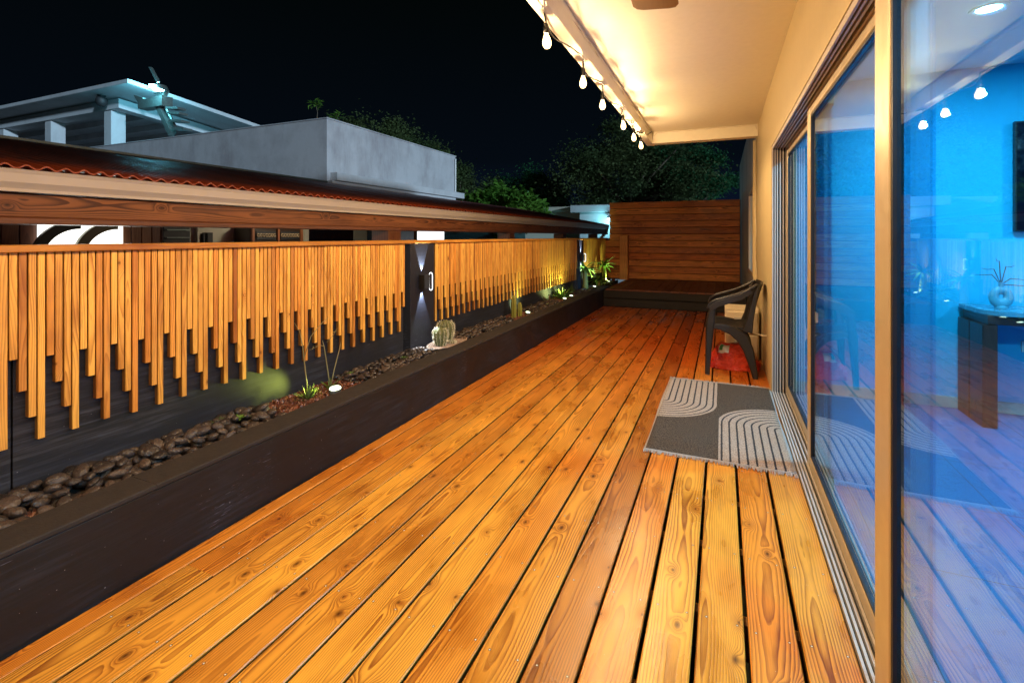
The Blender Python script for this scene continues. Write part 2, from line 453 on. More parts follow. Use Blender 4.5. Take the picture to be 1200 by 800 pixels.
M['leaf_lit'] = leaf_mat('vivid_shrub_leaf', (0.05, 0.16, 0.02), (0.15, 0.30, 0.04))
M['agave'] = leaf_mat('agave_leaf', (0.09, 0.20, 0.03), (0.18, 0.34, 0.06))
M['grassy'] = leaf_mat('grey_green_leaf', (0.08, 0.13, 0.04), (0.20, 0.26, 0.10))
M['stalk'] = plain('pale_flower_stalk', (0.28, 0.26, 0.13), 0.6)
M['bark'] = plain('tree_bark', (0.10, 0.075, 0.05), 0.8, var=0.4, bump=0.6)
M['cactus'] = plain('cactus_skin', (0.15, 0.17, 0.07), 0.6, var=0.3, nscale=20)
M['spine'] = plain('cactus_spine', (0.80, 0.76, 0.60), 0.6)
M['column_cactus'] = plain('yellow_green_cactus_skin', (0.25, 0.24, 0.035), 0.55, var=0.3)
M['vase'] = plain('pale_blue_ceramic', (0.10, 0.32, 0.42), 0.35)
M['twig'] = plain('dark_twig', (0.035, 0.020, 0.018), 0.7)
M['console'] = wood('dark_console_wood', (0.075, 0.038, 0.032), (0.03, 0.014, 0.012), freq=80, knots=0.2, rough=0.35)
M['stone_top'] = plain('blue_grey_table_top', (0.08, 0.26, 0.36), 0.25)
M['drawer'] = plain('beige_plastic', (0.75, 0.64, 0.46), 0.4)

# interior blue wall and tiles
M['bluewall'] = plain('blue_interior_paint', (0.010, 0.47, 0.72), 0.6, var=0.05, nscale=1.2)
M['intceil'] = plain('white_interior_ceiling', (0.55, 0.62, 0.70), 0.6, var=0.04)
t = NT('pale_floor_tiles'); p = t.pos(); x, y, z = t.sep(p)[0:3]
gx = t.M('ABSOLUTE', t.sub(t.fr(t.mul(x, 1 / 0.6)), 0.5)); gy = t.M('ABSOLUTE', t.sub(t.fr(t.mul(y, 1 / 0.6)), 0.5))
gr = t.M('GREATER_THAN', t.M('MAXIMUM', gx, gy), 0.4965)
vein = t.ramp(t.noise(p, 2.2, 6, 0.6, 1.4), [(0.485, 0.0), (0.50, 1.0), (0.515, 0.0)])
tc = t.mix(t.mul(vein, 0.35), (0.055, 0.15, 0.34), (0.04, 0.05, 0.14))
tc = t.mix(gr, tc, (0.12, 0.06, 0.10))
M['tiles'] = t.bsdf(tc, 0.22, 0, None, 0.5)

# ------------------------------------------------------------------ ground
g = MB(); g.add([(-400, -400, -0.6), (400, -400, -0.6), (400, 400, -0.6), (-400, 400, -0.6)], [(0, 1, 2, 3)])
tag(g.build('ground', plain('dark_ground', (0.03, 0.035, 0.025), 0.95, var=0.4, nscale=0.6)), kind='structure')

# ------------------------------------------------------------------ deck
X_L, X_R = -2.04, 0.385
Y_N, Y_F = -2.2, 9.02
pitch = 0.1555; gaps0 = 0.229
d = MB()
xs = []
xg = 0.385
edges = [0.385]
k = 0
while True:
    gx_ = gaps0 - k * pitch
    if gx_ < X_L: edges.append(X_L + 0.004); break
    edges.append(gx_); k += 1
for i in range(len(edges) - 1):
    hi = edges[i] - ((0.0066 if i < 5 else 0.0048) if i else 0.003); lo = edges[i + 1] + (0.0066 if i < 4 else 0.0048)
    gap_mod = 0.0
    joint = [Y_N]
    yj = Y_N + random.uniform(0.5, 3.6)
    spec = {14: 1.26, 6: 6.5, 3: 5.6, 9: 7.1, 11: 5.2, 1: 5.9}
    if i in spec: joint.append(spec[i])
    joint.append(Y_F)
    for a, b in zip(joint[:-1], joint[1:]):
        dz = random.uniform(-0.0015, 0.0015)
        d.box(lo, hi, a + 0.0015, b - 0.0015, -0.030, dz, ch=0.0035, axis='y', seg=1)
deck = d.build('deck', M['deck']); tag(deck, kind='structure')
j = MB()
yy = Y_N + 0.05
while yy < Y_F:
    j.box(X_L, X_R, yy, yy + 0.045, -0.16, -0.033, ch=0.002, axis='x'); yy += 0.40
tag(j.build('deck_joists', M['slat']), kind='structure')

# ------------------------------------------------------------------ planter
ZP = 0.327
pl = thing('planter', 'long low black planter box running beside the wooden deck', 'planter', (-2.1, 4.0, 0))
def loc(o, parent):
    o.matrix_parent_inverse = Matrix.Identity(4)
    return o
def part(mb, name, mat, root, **kw):
    """vertices given in world space, object parented to root at its place"""
    r = Vector(root.location) if root.parent is None else root.matrix_world.translation
    mb.v = [(x - r.x, y - r.y, z - r.z) for (x, y, z) in mb.v]
    return mb.build(name, mat, root, **kw)
def sub(mb, name, mat, root, prt, **kw):
    r = Vector(root.location)
    mb.v = [(x - r.x, y - r.y, z - r.z) for (x, y, z) in mb.v]
    return mb.build(name, mat, prt, **kw)
m = MB(); m.box(-2.075, -2.04, Y_N, 9.0, -0.2, ZP - 0.022, ch=0.003, axis='y')
part(m, 'side_panel', M['black'], pl)
m = MB()
for a, b in ((Y_N, 1.2), (1.202, 5.0), (5.002, 9.6)):
    m.box(-2.205, -2.036, a, b, ZP - 0.02, ZP, ch=0.004, axis='y')
part(m, 'curb_board', M['curb'], pl)
m = MB(); m.box(-2.205, -2.185, Y_N, 11.2, -0.2, ZP - 0.022)
part(m, 'inner_panel', M['curb'], pl)
# soil surface
m = MB(); nx, ny = 8, 260
vs = []; fs = []
for a in range(ny + 1):
    for b in range(nx + 1):
        x = -2.56 + 0.375 * b / nx; y = Y_N + (11.2 - Y_N) * a / ny
        vs.append((x, y, 0.262 + 0.03 * mnoise.noise(Vector((x * 4, y * 2.2, 0))) + 0.018 * (x < -2.4)))
for a in range(ny):
    for b in range(nx):
        i = a * (nx + 1) + b; fs.append((i, i + 1, i + nx + 2, i + nx + 1))
m.add(vs, fs); tag(m.build('planter_soil', M['soil'], smooth=True), kind='structure')

# ------------------------------------------------------------------ fence
fence = thing('fence', 'long fence of thin pine slats with stepped sawtooth lower ends on a black wall', 'fence', (-2.52, 4.5, 0.2))
XB = -2.516; XF = -2.488
m = MB()
for a, b in ((Y_N, 0.955), (0.962, 3.47), (3.91, 5.6), (5.606, 8.86), (9.28, 11.296)):
    m.box(-2.60, XB, a, b, 0.0, 1.2376, axis='y')
part(m, 'backing_wall', M['blackwall'], fence)
zt = [0.494, 0.826, 0.703, 0.596]
P0 = 1.037
def panel(y0, y1):
    m = MB()
    k0 = math.ceil((y0 + 0.014 - P0) / 0.028)
    k = k0
    while P0 + k * 0.028 + 0.0125 < y1:
        yc = P0 + k * 0.028
        z0 = zt[k % 4] + random.uniform(-0.006, 0.006)
        off = random.uniform(-0.0015, 0.0015)
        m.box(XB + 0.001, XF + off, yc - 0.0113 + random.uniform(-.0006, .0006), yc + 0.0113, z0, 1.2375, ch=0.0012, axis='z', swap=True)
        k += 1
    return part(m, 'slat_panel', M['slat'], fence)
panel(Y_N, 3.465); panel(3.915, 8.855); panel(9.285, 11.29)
for a, b in ((3.525, 3.905), (8.865, 9.275)):
    m = MB(); m.box(-2.60, XF + 0.006, a, b, 0.2, 1.236, ch=0.003, axis='z')
    part(m, 'post', M['post'], fence)
for a, b in ((Y_N, 3.50), (3.503, 3.92), (3.923, 8.86), (8.863, 11.2)):
    m = MB(); m.box(-2.625, -2.468, a, b, 1.238, 1.266, ch=0.003, axis='y')
    part(m, 'top_rail', M['rail'], fence)

# ------------------------------------------------------------------ house: wall, ceiling, doors, room
house = thing('house', 'cream painted house with blue tinted sliding glass doors and a lit porch ceiling', 'house', (0.4, 3.0, 0))
XW = 0.382
Y_OPEN_F, Y_OPEN_N, Z_OPEN = 4.62, -1.6, 2.055
m = MB()
m.box(XW, XW + 0.18, Y_OPEN_F, 6.62, -0.3, 2.60, axis='z')            # wall beyond the door
m.box(XW, XW + 0.18, -4.0, Y_OPEN_F - 0.001, Z_OPEN, 2.60, axis='y')   # above the door
m.box(XW, XW + 0.18, -4.0, Y_OPEN_N, -0.3, Z_OPEN - 0.001, axis='z')
part(m, 'wall', M['wall'], house)
m = MB()
m.box(XW + 0.012, XW + 0.18, 6.622, 7.45, -0.3, 3.0, axis='z')
m.box(XW + 0.012, XW + 0.18, 7.45, 8.50, 1.98, 3.0, axis='y')
m.box(XW + 0.012, XW + 0.18, 7.45, 8.50, -0.3, 0.75, axis='y')
m.box(XW + 0.012, XW + 0.18, 8.50, 13.0, -0.3, 3.0, axis='z')
m.box(XW + 0.181, 8, 12.8, 13.0, -0.3, 3.3)
part(m, 'rear_wall', M['farwall'], house)
m = MB()
m.box(XW + 0.004, XW + 0.05, 7.45, 7.50, 0.75, 1.98); m.box(XW + 0.004, XW + 0.05, 8.45, 8.50, 0.75, 1.98)
m.box(XW + 0.004, XW + 0.05, 7.50, 8.45, 0.75, 0.80); m.box(XW + 0.004, XW + 0.05, 7.50, 8.45, 1.93, 1.98)
win = part(m, 'window', M['alu'], house)
m = MB(); m.box(XW + 0.03, XW + 0.036, 7.501, 8.449, 0.801, 1.929)
sub(m, 'pane', M['glass'], house, win)
# porch ceiling, edge beams
m = MB()
m.box(-0.80, XW - 0.001, -4, 6.29, 2.60, 2.75, axis='y')
part(m, 'porch_ceiling', M['ceiling'], house)
m = MB()
m.box(-0.886, -0.802, -4, 6.43, 2.46, 2.752, axis='y', ch=0.004)
m.box(-0.801, XW + 0.05, 6.292, 6.43, 2.46, 2.752, axis='x', ch=0.004)
part(m, 'edge_beam', M['ceiling'], house)
m = MB()
m.box(-0.88, 8, -5, 6.42, 2.76, 3.30, axis='y'); m.box(XW + 0.185, 8, 6.422, 12.79, 2.9, 3.30, axis='y')
part(m, 'roof', M['farwall'], house)
m = MB(); m.box(XW - 0.035, XW - 0.001, 6.56, 6.625, 0.0, 2.458, ch=0.004, axis='z')
part(m, 'corner_trim', M['wall'], house)
# room inside
YR = 4.72
m = MB()
m.box(XW + 0.185, 7.0, YR, YR + 0.1, 0, 2.6)
m.box(6.9, 7.0, -4, YR - 0.001, 0, 2.6)
m.box(XW + 0.185, 6.9, -4, -3.9, 0, 2.6)
part(m, 'room_wall', M['bluewall'], house)
m = MB(); m.box(XW + 0.185, 6.89, -3.89, YR - 0.002, 2.56, 2.62)
part(m, 'room_ceiling', M['intceil'], house)
m = MB(); m.box(XW + 0.14, 6.89, -3.89, YR - 0.002, -0.06, 0.0)
part(m, 'room_floor', M['tiles'], house)
m = MB(); m.box(XW + 0.19, 6.88, YR - 0.014, YR - 0.001, 0.001, 0.085, ch=0.003)
part(m, 'skirting', M['farwall'], house)
m = MB(); m.box(XW + 0.19, 6.8, 4.83, 12.7, -0.2, 0.0)
part(m, 'rear_floor', M['tiles'], house)
# door tracks
m = MB()
for a in (0.386, 0.403, 0.420, 0.441, 0.462, 0.484, 0.505):
    m.box(a, a + 0.0085, Y_OPEN_N, Y_OPEN_F, -0.012, 0.012, axis='y')
    m.box(a, a + 0.0085, Y_OPEN_N, Y_OPEN_F, Z_OPEN - 0.030, Z_OPEN - 0.001, axis='y')
    m.box(a, a + 0.0085, Y_OPEN_F - 0.035, Y_OPEN_F - 0.001, 0.013, Z_OPEN - 0.031, axis='z')
part(m, 'door_track', M['alu_grey'], house)
m = MB()
m.box(0.384, 0.54, Y_OPEN_N, Y_OPEN_F, -0.03, -0.004, axis='y')
m.box(0.391, 0.54, Y_OPEN_N, Y_OPEN_F - 0.002, Z_OPEN - 0.010, Z_OPEN - 0.002, axis='y')
m.box(0.391, 0.54, Y_OPEN_F - 0.016, Y_OPEN_F - 0.002, -0.007, Z_OPEN - 0.012, axis='z')
part(m, 'track_channel', M['gasket'], house)

def sliding(x0, x1, yn, yf, stile_f, stile_n, zb=0.014, zt_=2.035, rail=0.062):
    m = MB()
    m.box(x0, x1, yf - stile_f, yf, zb, zt_, ch=0.003, axis='z')
    if stile_n: m.box(x0, x1, yn, yn + stile_n, zb, zt_, ch=0.003, axis='z')
    ya = yn + stile_n + (0.0005 if stile_n else 0)
    m.box(x0 + 0.001, x1 - 0.001, ya, yf - stile_f - 0.0005, zb, zb + rail, ch=0.003, axis='y')
    m.box(x0 + 0.001, x1 - 0.001, ya, yf - stile_f - 0.0005, zt_ - rail, zt_, ch=0.003, axis='y')
    fr = part(m, 'sliding_door', M['alu'], house)
    xc = (x0 + x1) / 2
    m = MB()
    y2 = yf - stile_f - 0.001
    m.box(xc - 0.012, xc + 0.012, y2 - 0.014, y2, zb + rail + 0.001, zt_ - rail - 0.001, axis='z')
    m.box(xc - 0.012, xc + 0.012, ya, y2 - 0.0145, zb + rail + 0.001, zb + rail + 0.012, axis='y')
    m.box(xc - 0.012, xc + 0.012, ya, y2 - 0.0145, zt_ - rail - 0.012, zt_ - rail - 0.001, axis='y')
    sub(m, 'seal', M['gasket'], house, fr)
    m = MB(); m.box(xc - 0.003, xc + 0.003, ya + 0.0005, y2 - 0.015, zb + rail + 0.0125, zt_ - rail - 0.0125, axis='z')
    sub(m, 'glass', M['glass'], house, fr)
    return fr
sliding(0.492, 0.522, 2.90, 4.575, 0.030, 0.0)
sliding(0.448, 0.480, 1.46, 3.22, 0.085, 0.0)
sliding(0.404, 0.436, -0.30, 1.70, 0.130, 0.060)

# lights inside (recessed lamps in the room's ceiling)
dl_src = None
for i, (x, y, lab) in enumerate(((1.35, 3.50, 'round recessed ceiling lamp glowing inside the room behind the glass'),
                  (3.2, 3.2, 'round recessed ceiling lamp deeper inside the room'), (1.5, 0.6, 'round recessed ceiling lamp inside the room nearest the door'), (3.4, 0.4, 'round recessed ceiling lamp at the rear of the room'))):
    if i == 0:
        dlt = thing('ceiling_downlight', lab, 'ceiling light', (x, y, 2.556), 0, 'recessed lamps inside the room')
        m = MB(); m.lathe([(0.055, -0.001), (0.085, -0.001), (0.08, -0.010), (0.056, -0.006), (0.055, -0.001)], n=28, caps=False); rim = m.build('rim', M['white'], dlt, smooth=True)
        m = MB(); m.lathe([(0.001, -0.005), (0.054, -0.005), (0.054, -0.003), (0.001, -0.003)], n=28); lens = m.build('lens', M['downlight'], dlt)
        root = dlt
    else:
        root = dlt.copy(); C.objects.link(root); root.location = (x, y, 2.556); root['label'] = lab
        for ch_ in (rim, lens):
            c = ch_.copy(); C.objects.link(c); c.parent = root
    L = bpy.data.lights.new('room_lamp', 'AREA'); L.shape = 'DISK'; L.size = 0.12; L.energy = 50; L.color = (0.42, 0.78, 1.0)
    lo = bpy.data.objects.new('room_lamp', L); C.objects.link(lo); lo.parent = root; lo.location = (0, 0, -0.02)
L = bpy.data.lights.new('rear_room_lamp', 'POINT'); L.energy = 18; L.color = (0.30, 0.55, 1.0); L.shadow_soft_size = 0.1
lo = bpy.data.objects.new('rear_room_lamp', L); C.objects.link(lo); lo.location = (2.0, 8.0, 2.2)

# ------------------------------------------------------------------ platform + privacy screen
pf = thing('platform', 'low dark wooden platform step in front of the tall board screen', 'platform', (-0.8, 10.1, 0))
m = MB(); x = -1.985
while x < 0.37:
    m.box(x, min(x + 0.138, 0.375), 8.985, 11.22, 0.300, 0.327, ch=0.003, axis='y'); x += 0.144
part(m, 'top_board', M['platform'], pf)
m = MB(); m.box(-2.03, 0.375, 9.02, 9.045, 0.165, 0.297, ch=0.003, axis='x'); m.box(-2.03, 0.375, 9.02, 9.045, 0.005, 0.148, ch=0.003, axis='x')
m.box(-2.03, 0.375, 9.06, 11.2, -0.1, 0.29)
part(m, 'front_board', M['black'], pf)
scr = thing('privacy_screen', 'tall screen of wide horizontal reddish brown boards at the end of the deck', 'screen', (-1.0, 11.3, 0.3))
m = MB()
z = 0.335; n = 12; ph = (2.085 - 0.335) / n
for i in range(n):
    m.box(-2.40 if z > 1.2 else -2.62, 0.345, 11.30 + random.uniform(-.003, .003), 11.325, z + 0.004, z + ph - 0.006, ch=0.004, axis='x'); z += ph
part(m, 'board', M['screen'], scr)
m = MB()
for x in (-2.36, -1.0, 0.29): m.box(x, x + 0.07, 11.33, 11.40, 0.2, 2.07, axis='z')
m.box(-2.40, 0.345, 11.405, 11.42, 0.3, 2.08, axis='x'); m.box(-2.64, -2.401, 11.405, 11.42, 0.0, 1.262, axis='z')
part(m, 'frame_post', M['platform'], scr)
ps = thing('wooden_post', 'short square pine post standing on the platform before the board screen', 'post', (-2.03, 11.13, 0.327))
m = MB(); m.box(-2.12, -1.94, 11.04, 11.22, 0.328, 1.31, ch=0.006, axis='z'); part(m, 'shaft', wood('post_pine', (0.75, 0.30, 0.10), (0.45, 0.15, 0.04), freq=80), ps)
m = MB(); m.box(-2.13, -1.93, 11.03, 11.23, 1.312, 1.33, ch=0.004, axis='x'); part(m, 'cap', M['screen'], ps)

# ------------------------------------------------------------------ string lights
sl = thing('string_lights', 'string of warm glowing bulbs on black cord hanging along the edge of the ceiling', 'string lights', (-0.84, 3.0, 2.46))
def L_(p): return (p[0] + 0.84, p[1] - 3.0, p[2] - 2.46)
bulbs = [(-0.835, 5.45), (-0.835, 4.98), (-0.83, 4.38), (-0.84, 3.62), (-0.835, 3.05), (-0.84, 2.32), (-0.83, 1.6), (-0.835, 0.9), (-0.835, 0.2), (-0.835, -0.5), (-0.835, -1.2), (-0.83, -1.9)]
wire = MB(); pts = []
random.seed(5)
hang = []
for i, (x, y) in enumerate(bulbs):
    hang.append((x + 0.012, y + 0.02, 2.452 - random.uniform(0.0, 0.02)))
full = []
for a, b in zip(hang[:-1], hang[1:]):
    n = 12
    for k in range(n):
        t_ = k / n; p = Vector(a).lerp(Vector(b), t_)
        p.z -= 0.035 * 4 * t_ * (1 - t_) * random.uniform(0.8, 1.2)
        p.x += 0.03 * math.sin(t_ * 6.28) + random.uniform(-.003, .003)
        full.append(L_(p))
full = [L_((-0.80, 5.9, 2.50)), L_((-0.78, 6.1, 2.57))][::-1] + full
wire.tube(full, 0.0046, 6); wire.build('cord', M['black_plastic'], sl, smooth=True)
sock0 = None
for i, ((x, y), hp) in enumerate(zip(bulbs, hang)):
    if sock0 is None:
        m = MB()
        m.tube([(0, 0, 0), (0.003, 0.002, -0.03), (0, 0, -0.055)], 0.0035, 6)
        m.lathe([(0.006, -0.05), (0.013, -0.055), (0.016, -0.07), (0.0165, -0.105), (0.013, -0.110)], n=16)
        s_ = m.build('socket', M['black_plastic'], sl, smooth=True, sharp=50); sock0 = s_
        m = MB(); m.lathe([(0.011, -0.108), (0.013, -0.115), (0.021, -0.135), (0.0255, -0.155), (0.024, -0.172), (0.015, -0.186), (0.004, -0.190)], n=20)
        b_ = m.build('bulb', M['bulb'], s_, smooth=True); bulb0 = b_
        b_.visible_shadow = True
    else:
        s_ = sock0.copy(); C.objects.link(s_); s_.parent = sl
        b_ = bulb0.copy(); C.objects.link(b_); b_.parent = s_
    s_.location = L_(hp); s_.scale = (0.88, 0.88, 0.94)
    s_.rotation_euler = (random.uniform(-.1, .1), random.uniform(-.08, .08), 0)
    for kind_, en_ in (('POINT', BULB_W * 0.36), ('SPOT', BULB_W * 0.80)):     # filament light: mostly downward, socket side dimmer
        L = bpy.data.lights.new('bulb_light', kind_); L.energy = en_; L.color = BULB_COL; L.shadow_soft_size = 0.008
        if kind_ == 'SPOT': L.spot_size = R(172); L.spot_blend = 0.35; L.shadow_soft_size = 0.02
        lo = bpy.data.objects.new('bulb_light', L); C.objects.link(lo); lo.parent = sl
        lo.location = Vector(L_(hp)) + Vector((0, 0, -0.121 if kind_ == 'POINT' else -0.150))
# white bulb body must not block its own lamp

# pale extension cord along beam and ceiling end
wc = MB(); pts = []
for k in range(40):
    y = 6.25 - k * 0.2
    pts.append((-0.798 + 0.012 * math.sin(k * 1.3), y, 2.575 - 0.02 * abs(math.sin(k * 0.9))))
wc.tube(pts, 0.003, 6)
pts = [(-0.78, 6.27, 2.55)]
for k in range(24):
    x = -0.74 + k * (1.10 / 23)
    pts.append((x, 6.283, 2.590 - 0.006 * math.sin(k * 1.7)))
pts += [(0.375, 6.3, 2.52), (0.372, 6.44, 2.45)]
for k in range(26):
    z = 2.42 - k * 0.075
    pts.append((0.366 + 0.004 * math.sin(k), 6.50 - 0.10 * (k > 8) + 0.03 * math.sin(k * 0.8), z))
wc.tube(pts, 0.004, 6)
tag(wc.build('power_cable', M['cable_w'], smooth=True), 'thin cream cable clipped along the ceiling end and drooping down the wall corner', 'cable')

# ------------------------------------------------------------------ ceiling fan (only a blade tip in view)
fan = thing('ceiling_fan', 'wooden ceiling fan blade showing at the top edge under the porch ceiling', 'ceiling fan', (-0.27, 1.79, 2.6))
m = MB(); m.lathe([(0.06, -0.001), (0.06, -0.04), (0.02, -0.05), (0.02, -0.10), (0.09, -0.11), (0.10, -0.16), (0.07, -0.22), (0.01, -0.23)], n=24); m.build('motor', M['alu_grey'], fan, smooth=True, sharp=40)
for k in range(3):
    m = MB(); a = R(92) + k * R(120)
    prof = [(0.12, -0.04), (0.12, 0.04), (0.20, 0.085), (0.50, 0.105), (0.62, 0.105), (0.65, 0.09), (0.66, 0.06), (0.655, -0.06), (0.645, -0.09), (0.61, -0.105), (0.20, -0.085)]
    vs = []
    for dz in (0.0, -0.008):
        for (r_, s_) in prof:
            vs.append((r_ * math.cos(a) - s_ * math.sin(a), r_ * math.sin(a) + s_ * math.cos(a), -0.19 + dz + s_ * 0.12))
    n = len(prof); fs = [tuple(range(n)), tuple(range(n, 2 * n))[::-1]] + [(i, i + n, (i + 1) % n + n, (i + 1) % n) for i in range(n)]
    lc = [((v[0] * 0.2), v[1], 0) for v in vs]
    m.add(vs, fs, lc); m.build('blade', M['fan'], fan)

# ------------------------------------------------------------------ rug
RX0, RX1, RY0, RY1 = -0.440, 0.376, 3.045, 4.665
t = NT('woven_rug'); x, y, z = t.sep(t.obj())[0:3]   # local: x in 0..w, y in 0..l
W_, Lg = RX1 - RX0, RY1 - RY0
half = t.M('GREATER_THAN', x, W_ * 0.515)             # right half
# mirror right half into left half by a half turn
mx = t.add(t.mul(half, t.sub(W_, x)), t.mul(t.sub(1.0, half), x))
my = t.add(t.mul(half, t.sub(Lg, y)), t.mul(t.sub(1.0, half), y))
cyy = 0.995; rad0 = W_ * 0.5
below = t.M('LESS_THAN', my, cyy)
dyy = t.mul(below, t.sub(my, cyy))
dist = t.M('SQRT', t.add(t.mul(mx, mx), t.mul(dyy, dyy)))
wob = t.mul(t.sub(t.noise(t.obj(), 60, 2), 0.5), 0.006)
inside = t.M('LESS_THAN', t.add(dist, wob), rad0 - 0.004)
st = t.fr(t.mul(t.add(dist, wob), 1 / 0.0465))
line = t.mul(t.M('LESS_THAN', st, 0.24), t.M('GREATER_THAN', dist, 0.04))
weave = t.ramp(t.noise(t.scaled(t.obj(), 1.0, 0.6, 1.0), 150, 3, 0.7), [(0.30, 0.0), (0.70, 1.0)])
weft = t.noise(t.scaled(t.obj(), 120, 420, 1.0), 1.0, 2, 0.6)
dk = t.mix(weave, (0.022, 0.014, 0.009), (0.17, 0.125, 0.09))
bg = t.mix(weave, (0.24, 0.17, 0.12), (0.66, 0.50, 0.38))
lined = t.mix(line, bg, t.mix(weave, (0.035, 0.03, 0.03), (0.08, 0.07, 0.07)))
rc = t.mix(inside, dk, lined)
edge = t.M('MINIMUM', t.M('MINIMUM', x, t.sub(W_, x)), t.M('MINIMUM', y, t.sub(Lg, y)))
rc = t.mix(t.M('LESS_THAN', edge, 0.011), rc, (0.50, 0.44, 0.39))
M['rug'] = t.bsdf(rc, 0.95, 0, t.bump(t.add(weave, weft), 0.8, 0.006), 0.1)
rug = thing('rug', 'grey and beige woven rug with curved stripe pattern and fringed ends on the deck', 'rug', (RX0, RY0, 0.003))
m = MB(); nx, ny = 24, 46; vs = []; fs = []
for a in range(ny + 1):
    for b in range(nx + 1):
        x = W_ * b / nx; y = Lg * a / ny
        zz = 0.0075 + 0.0018 * mnoise.noise(Vector((x * 5, y * 4, 3)))
        if b in (0, nx) or a in (0, ny): zz = 0.004
        xx = x + (0.004 * math.sin(y * 5) if b in (0, nx) else 0)
        vs.append((xx, y, zz))
for a in range(ny):
    for b in range(nx):
        i = a * (nx + 1) + b; fs.append((i, i + 1, i + nx + 2, i + nx + 1))
nb_ = len(vs); ring_ = [b for b in range(nx + 1)] + [(a) * (nx + 1) + nx for a in range(1, ny + 1)] + [ny * (nx + 1) + b for b in range(nx - 1, -1, -1)] + [a * (nx + 1) for a in range(ny - 1, 0, -1)]
for i in ring_: vs.append((vs[i][0], vs[i][1], -0.002))
n = len(ring_)
for i in range(n):
    jn = (i + 1) % n; fs.append((ring_[jn], ring_[i], nb_ + i, nb_ + jn))
m.add(vs, fs); m.build('rug_body', M['rug'], rug, smooth=True)
for (y, s_) in ((0, -1), (Lg, 1)):
    m = MB(); x = 0.003
    while x < W_:
        a = random.uniform(-0.35, 0.35); l_ = random.uniform(0.026, 0.046)
        m.tube([(x, y - s_ * 0.002, 0.005), (x + a * l_ * 0.5, y + s_ * l_ * 0.5, 0.005 + random.uniform(0, .003)), (x + a * l_, y + s_ * l_, 0.001)], [0.0022, 0.0026, 0.0014], 5)
        x += random.uniform(0.0035, 0.0075)
    m.build('fringe', plain('rug_fringe_yarn', (0.42, 0.34, 0.28), 0.9, var=0.4, nscale=60), rug)

# ------------------------------------------------------------------ chair
ch = thing('plastic_chair', 'dark brown plastic armchair standing sideways against the cream wall', 'chair', (0.0, 5.22, 0.0))
# chair local: faces -x, width along y +-0.27; front x=-0.14, back x=+0.33
def sect(c, tx, ty, up, thick, width):
    pass
def strip(path, widths, thick, wdir):
    """swept rectangular section with rounded corners; widths along wdir, thick perpendicular"""
    secs = []
    n = len(path); wd = Vector(wdir).normalized()
    for i in range(n):
        p = Vector(path[i]); t_ = (Vector(path[min(i + 1, n - 1)]) - Vector(path[max(i - 1, 0)])).normalized()
        nn = t_.cross(wd).normalized()
        w = widths[i] / 2; h_ = (thick[i] if hasattr(thick, '__len__') else thick) / 2; c = min(w, h_) * 0.5
        q = [(-w + c, -h_), (w - c, -h_), (w, -h_ + c), (w, h_ - c), (w - c, h_), (-w + c, h_), (-w, h_ - c), (-w, -h_ + c)]
        secs.append([p + wd * a + nn * b for a, b in q])
    return secs
for s_ in (-1, 1):
    y = s_ * 0.245
    m = MB()   # front leg: tapering, slight outward lean
    m.ribbon(strip([(-0.115, y + s_ * .02, 0.0), (-0.105, y + s_ * .012, 0.2), (-0.095, y, 0.40), (-0.085, y, 0.50), (-0.07, y, 0.645)], [0.030, 0.040, 0.055, 0.06, 0.055], [0.042, 0.052, 0.07, 0.075, 0.055], (0, 1, 0)))
    m.build('leg', M['brown_plastic'], ch, smooth=True, sharp=40)
    m = MB()   # rear leg sweeping out of the seat edge
    m.ribbon(strip([(0.295, y + s_ * .02, 0.0), (0.275, y + s_ * .015, 0.10), (0.235, y + s_ * .005, 0.26), (0.185, y, 0.36), (0.10, y, 0.425), (0.0, y, 0.45), (-0.08, y, 0.455)], [0.034, 0.040, 0.045, 0.045, 0.04, 0.035, 0.03], [0.045, 0.062, 0.09, 0.105, 0.085, 0.06, 0.04], (0, 1, 0)))
    m.build('leg', M['brown_plastic'], ch, smooth=True, sharp=40)
    m = MB()   # arm top: wide strip rising to the back
    m.ribbon(strip([(-0.115, y, 0.618), (-0.095, y, 0.665), (-0.04, y, 0.700), (0.05, y, 0.730), (0.15, y, 0.765), (0.24, y * 0.98, 0.810), (0.315, y * 0.92, 0.862)], [0.05, 0.065, 0.072, 0.072, 0.066, 0.06, 0.05], [0.018, 0.022, 0.026, 0.026, 0.026, 0.026, 0.022], (0, 1, 0)))
    m.ribbon(strip([(-0.09, y + s_ * .03, 0.615), (-0.03, y + s_ * .033, 0.665), (0.06, y + s_ * .033, 0.700), (0.16, y + s_ * .03, 0.735), (0.26, y + s_ * .026, 0.80)], [0.010] * 5, [0.05, 0.055, 0.055, 0.055, 0.05], (0, 1, 0)))
    # rear upright from arm end down to seat
    m.ribbon(strip([(0.325, y * 0.94, 0.855), (0.295, y * 0.97, 0.76), (0.270, y, 0.64), (0.250, y, 0.53), (0.225, y, 0.42)], [0.035, 0.035, 0.035, 0.035, 0.035], [0.032, 0.048, 0.052, 0.06, 0.09], (0, 1, 0)))
    m.build('armrest', M['brown_plastic'], ch, smooth=True, sharp=40)
m = MB()   # seat
secs = []
for i in range(11):
    t_ = i / 10; x = -0.135 + t_ * 0.40
    z = 0.450 - 0.020 * math.sin(t_ * math.pi) + 0.01 * (1 - t_) - (0.02 if i == 0 else 0)
    sec = []
    for k in range(13):
        yy = -0.245 + 0.49 * k / 12; sec.append(Vector((x, yy, z + 0.018 * abs(yy / 0.245) ** 3)))
    for k in range(12, -1, -1):
        yy = -0.245 + 0.49 * k / 12; sec.append(Vector((x, yy, z - 0.02 + 0.018 * abs(yy / 0.245) ** 3)))
    secs.append(sec)
m.ribbon(secs); m.build('seat', M['brown_plastic'], ch, smooth=True, sharp=40)
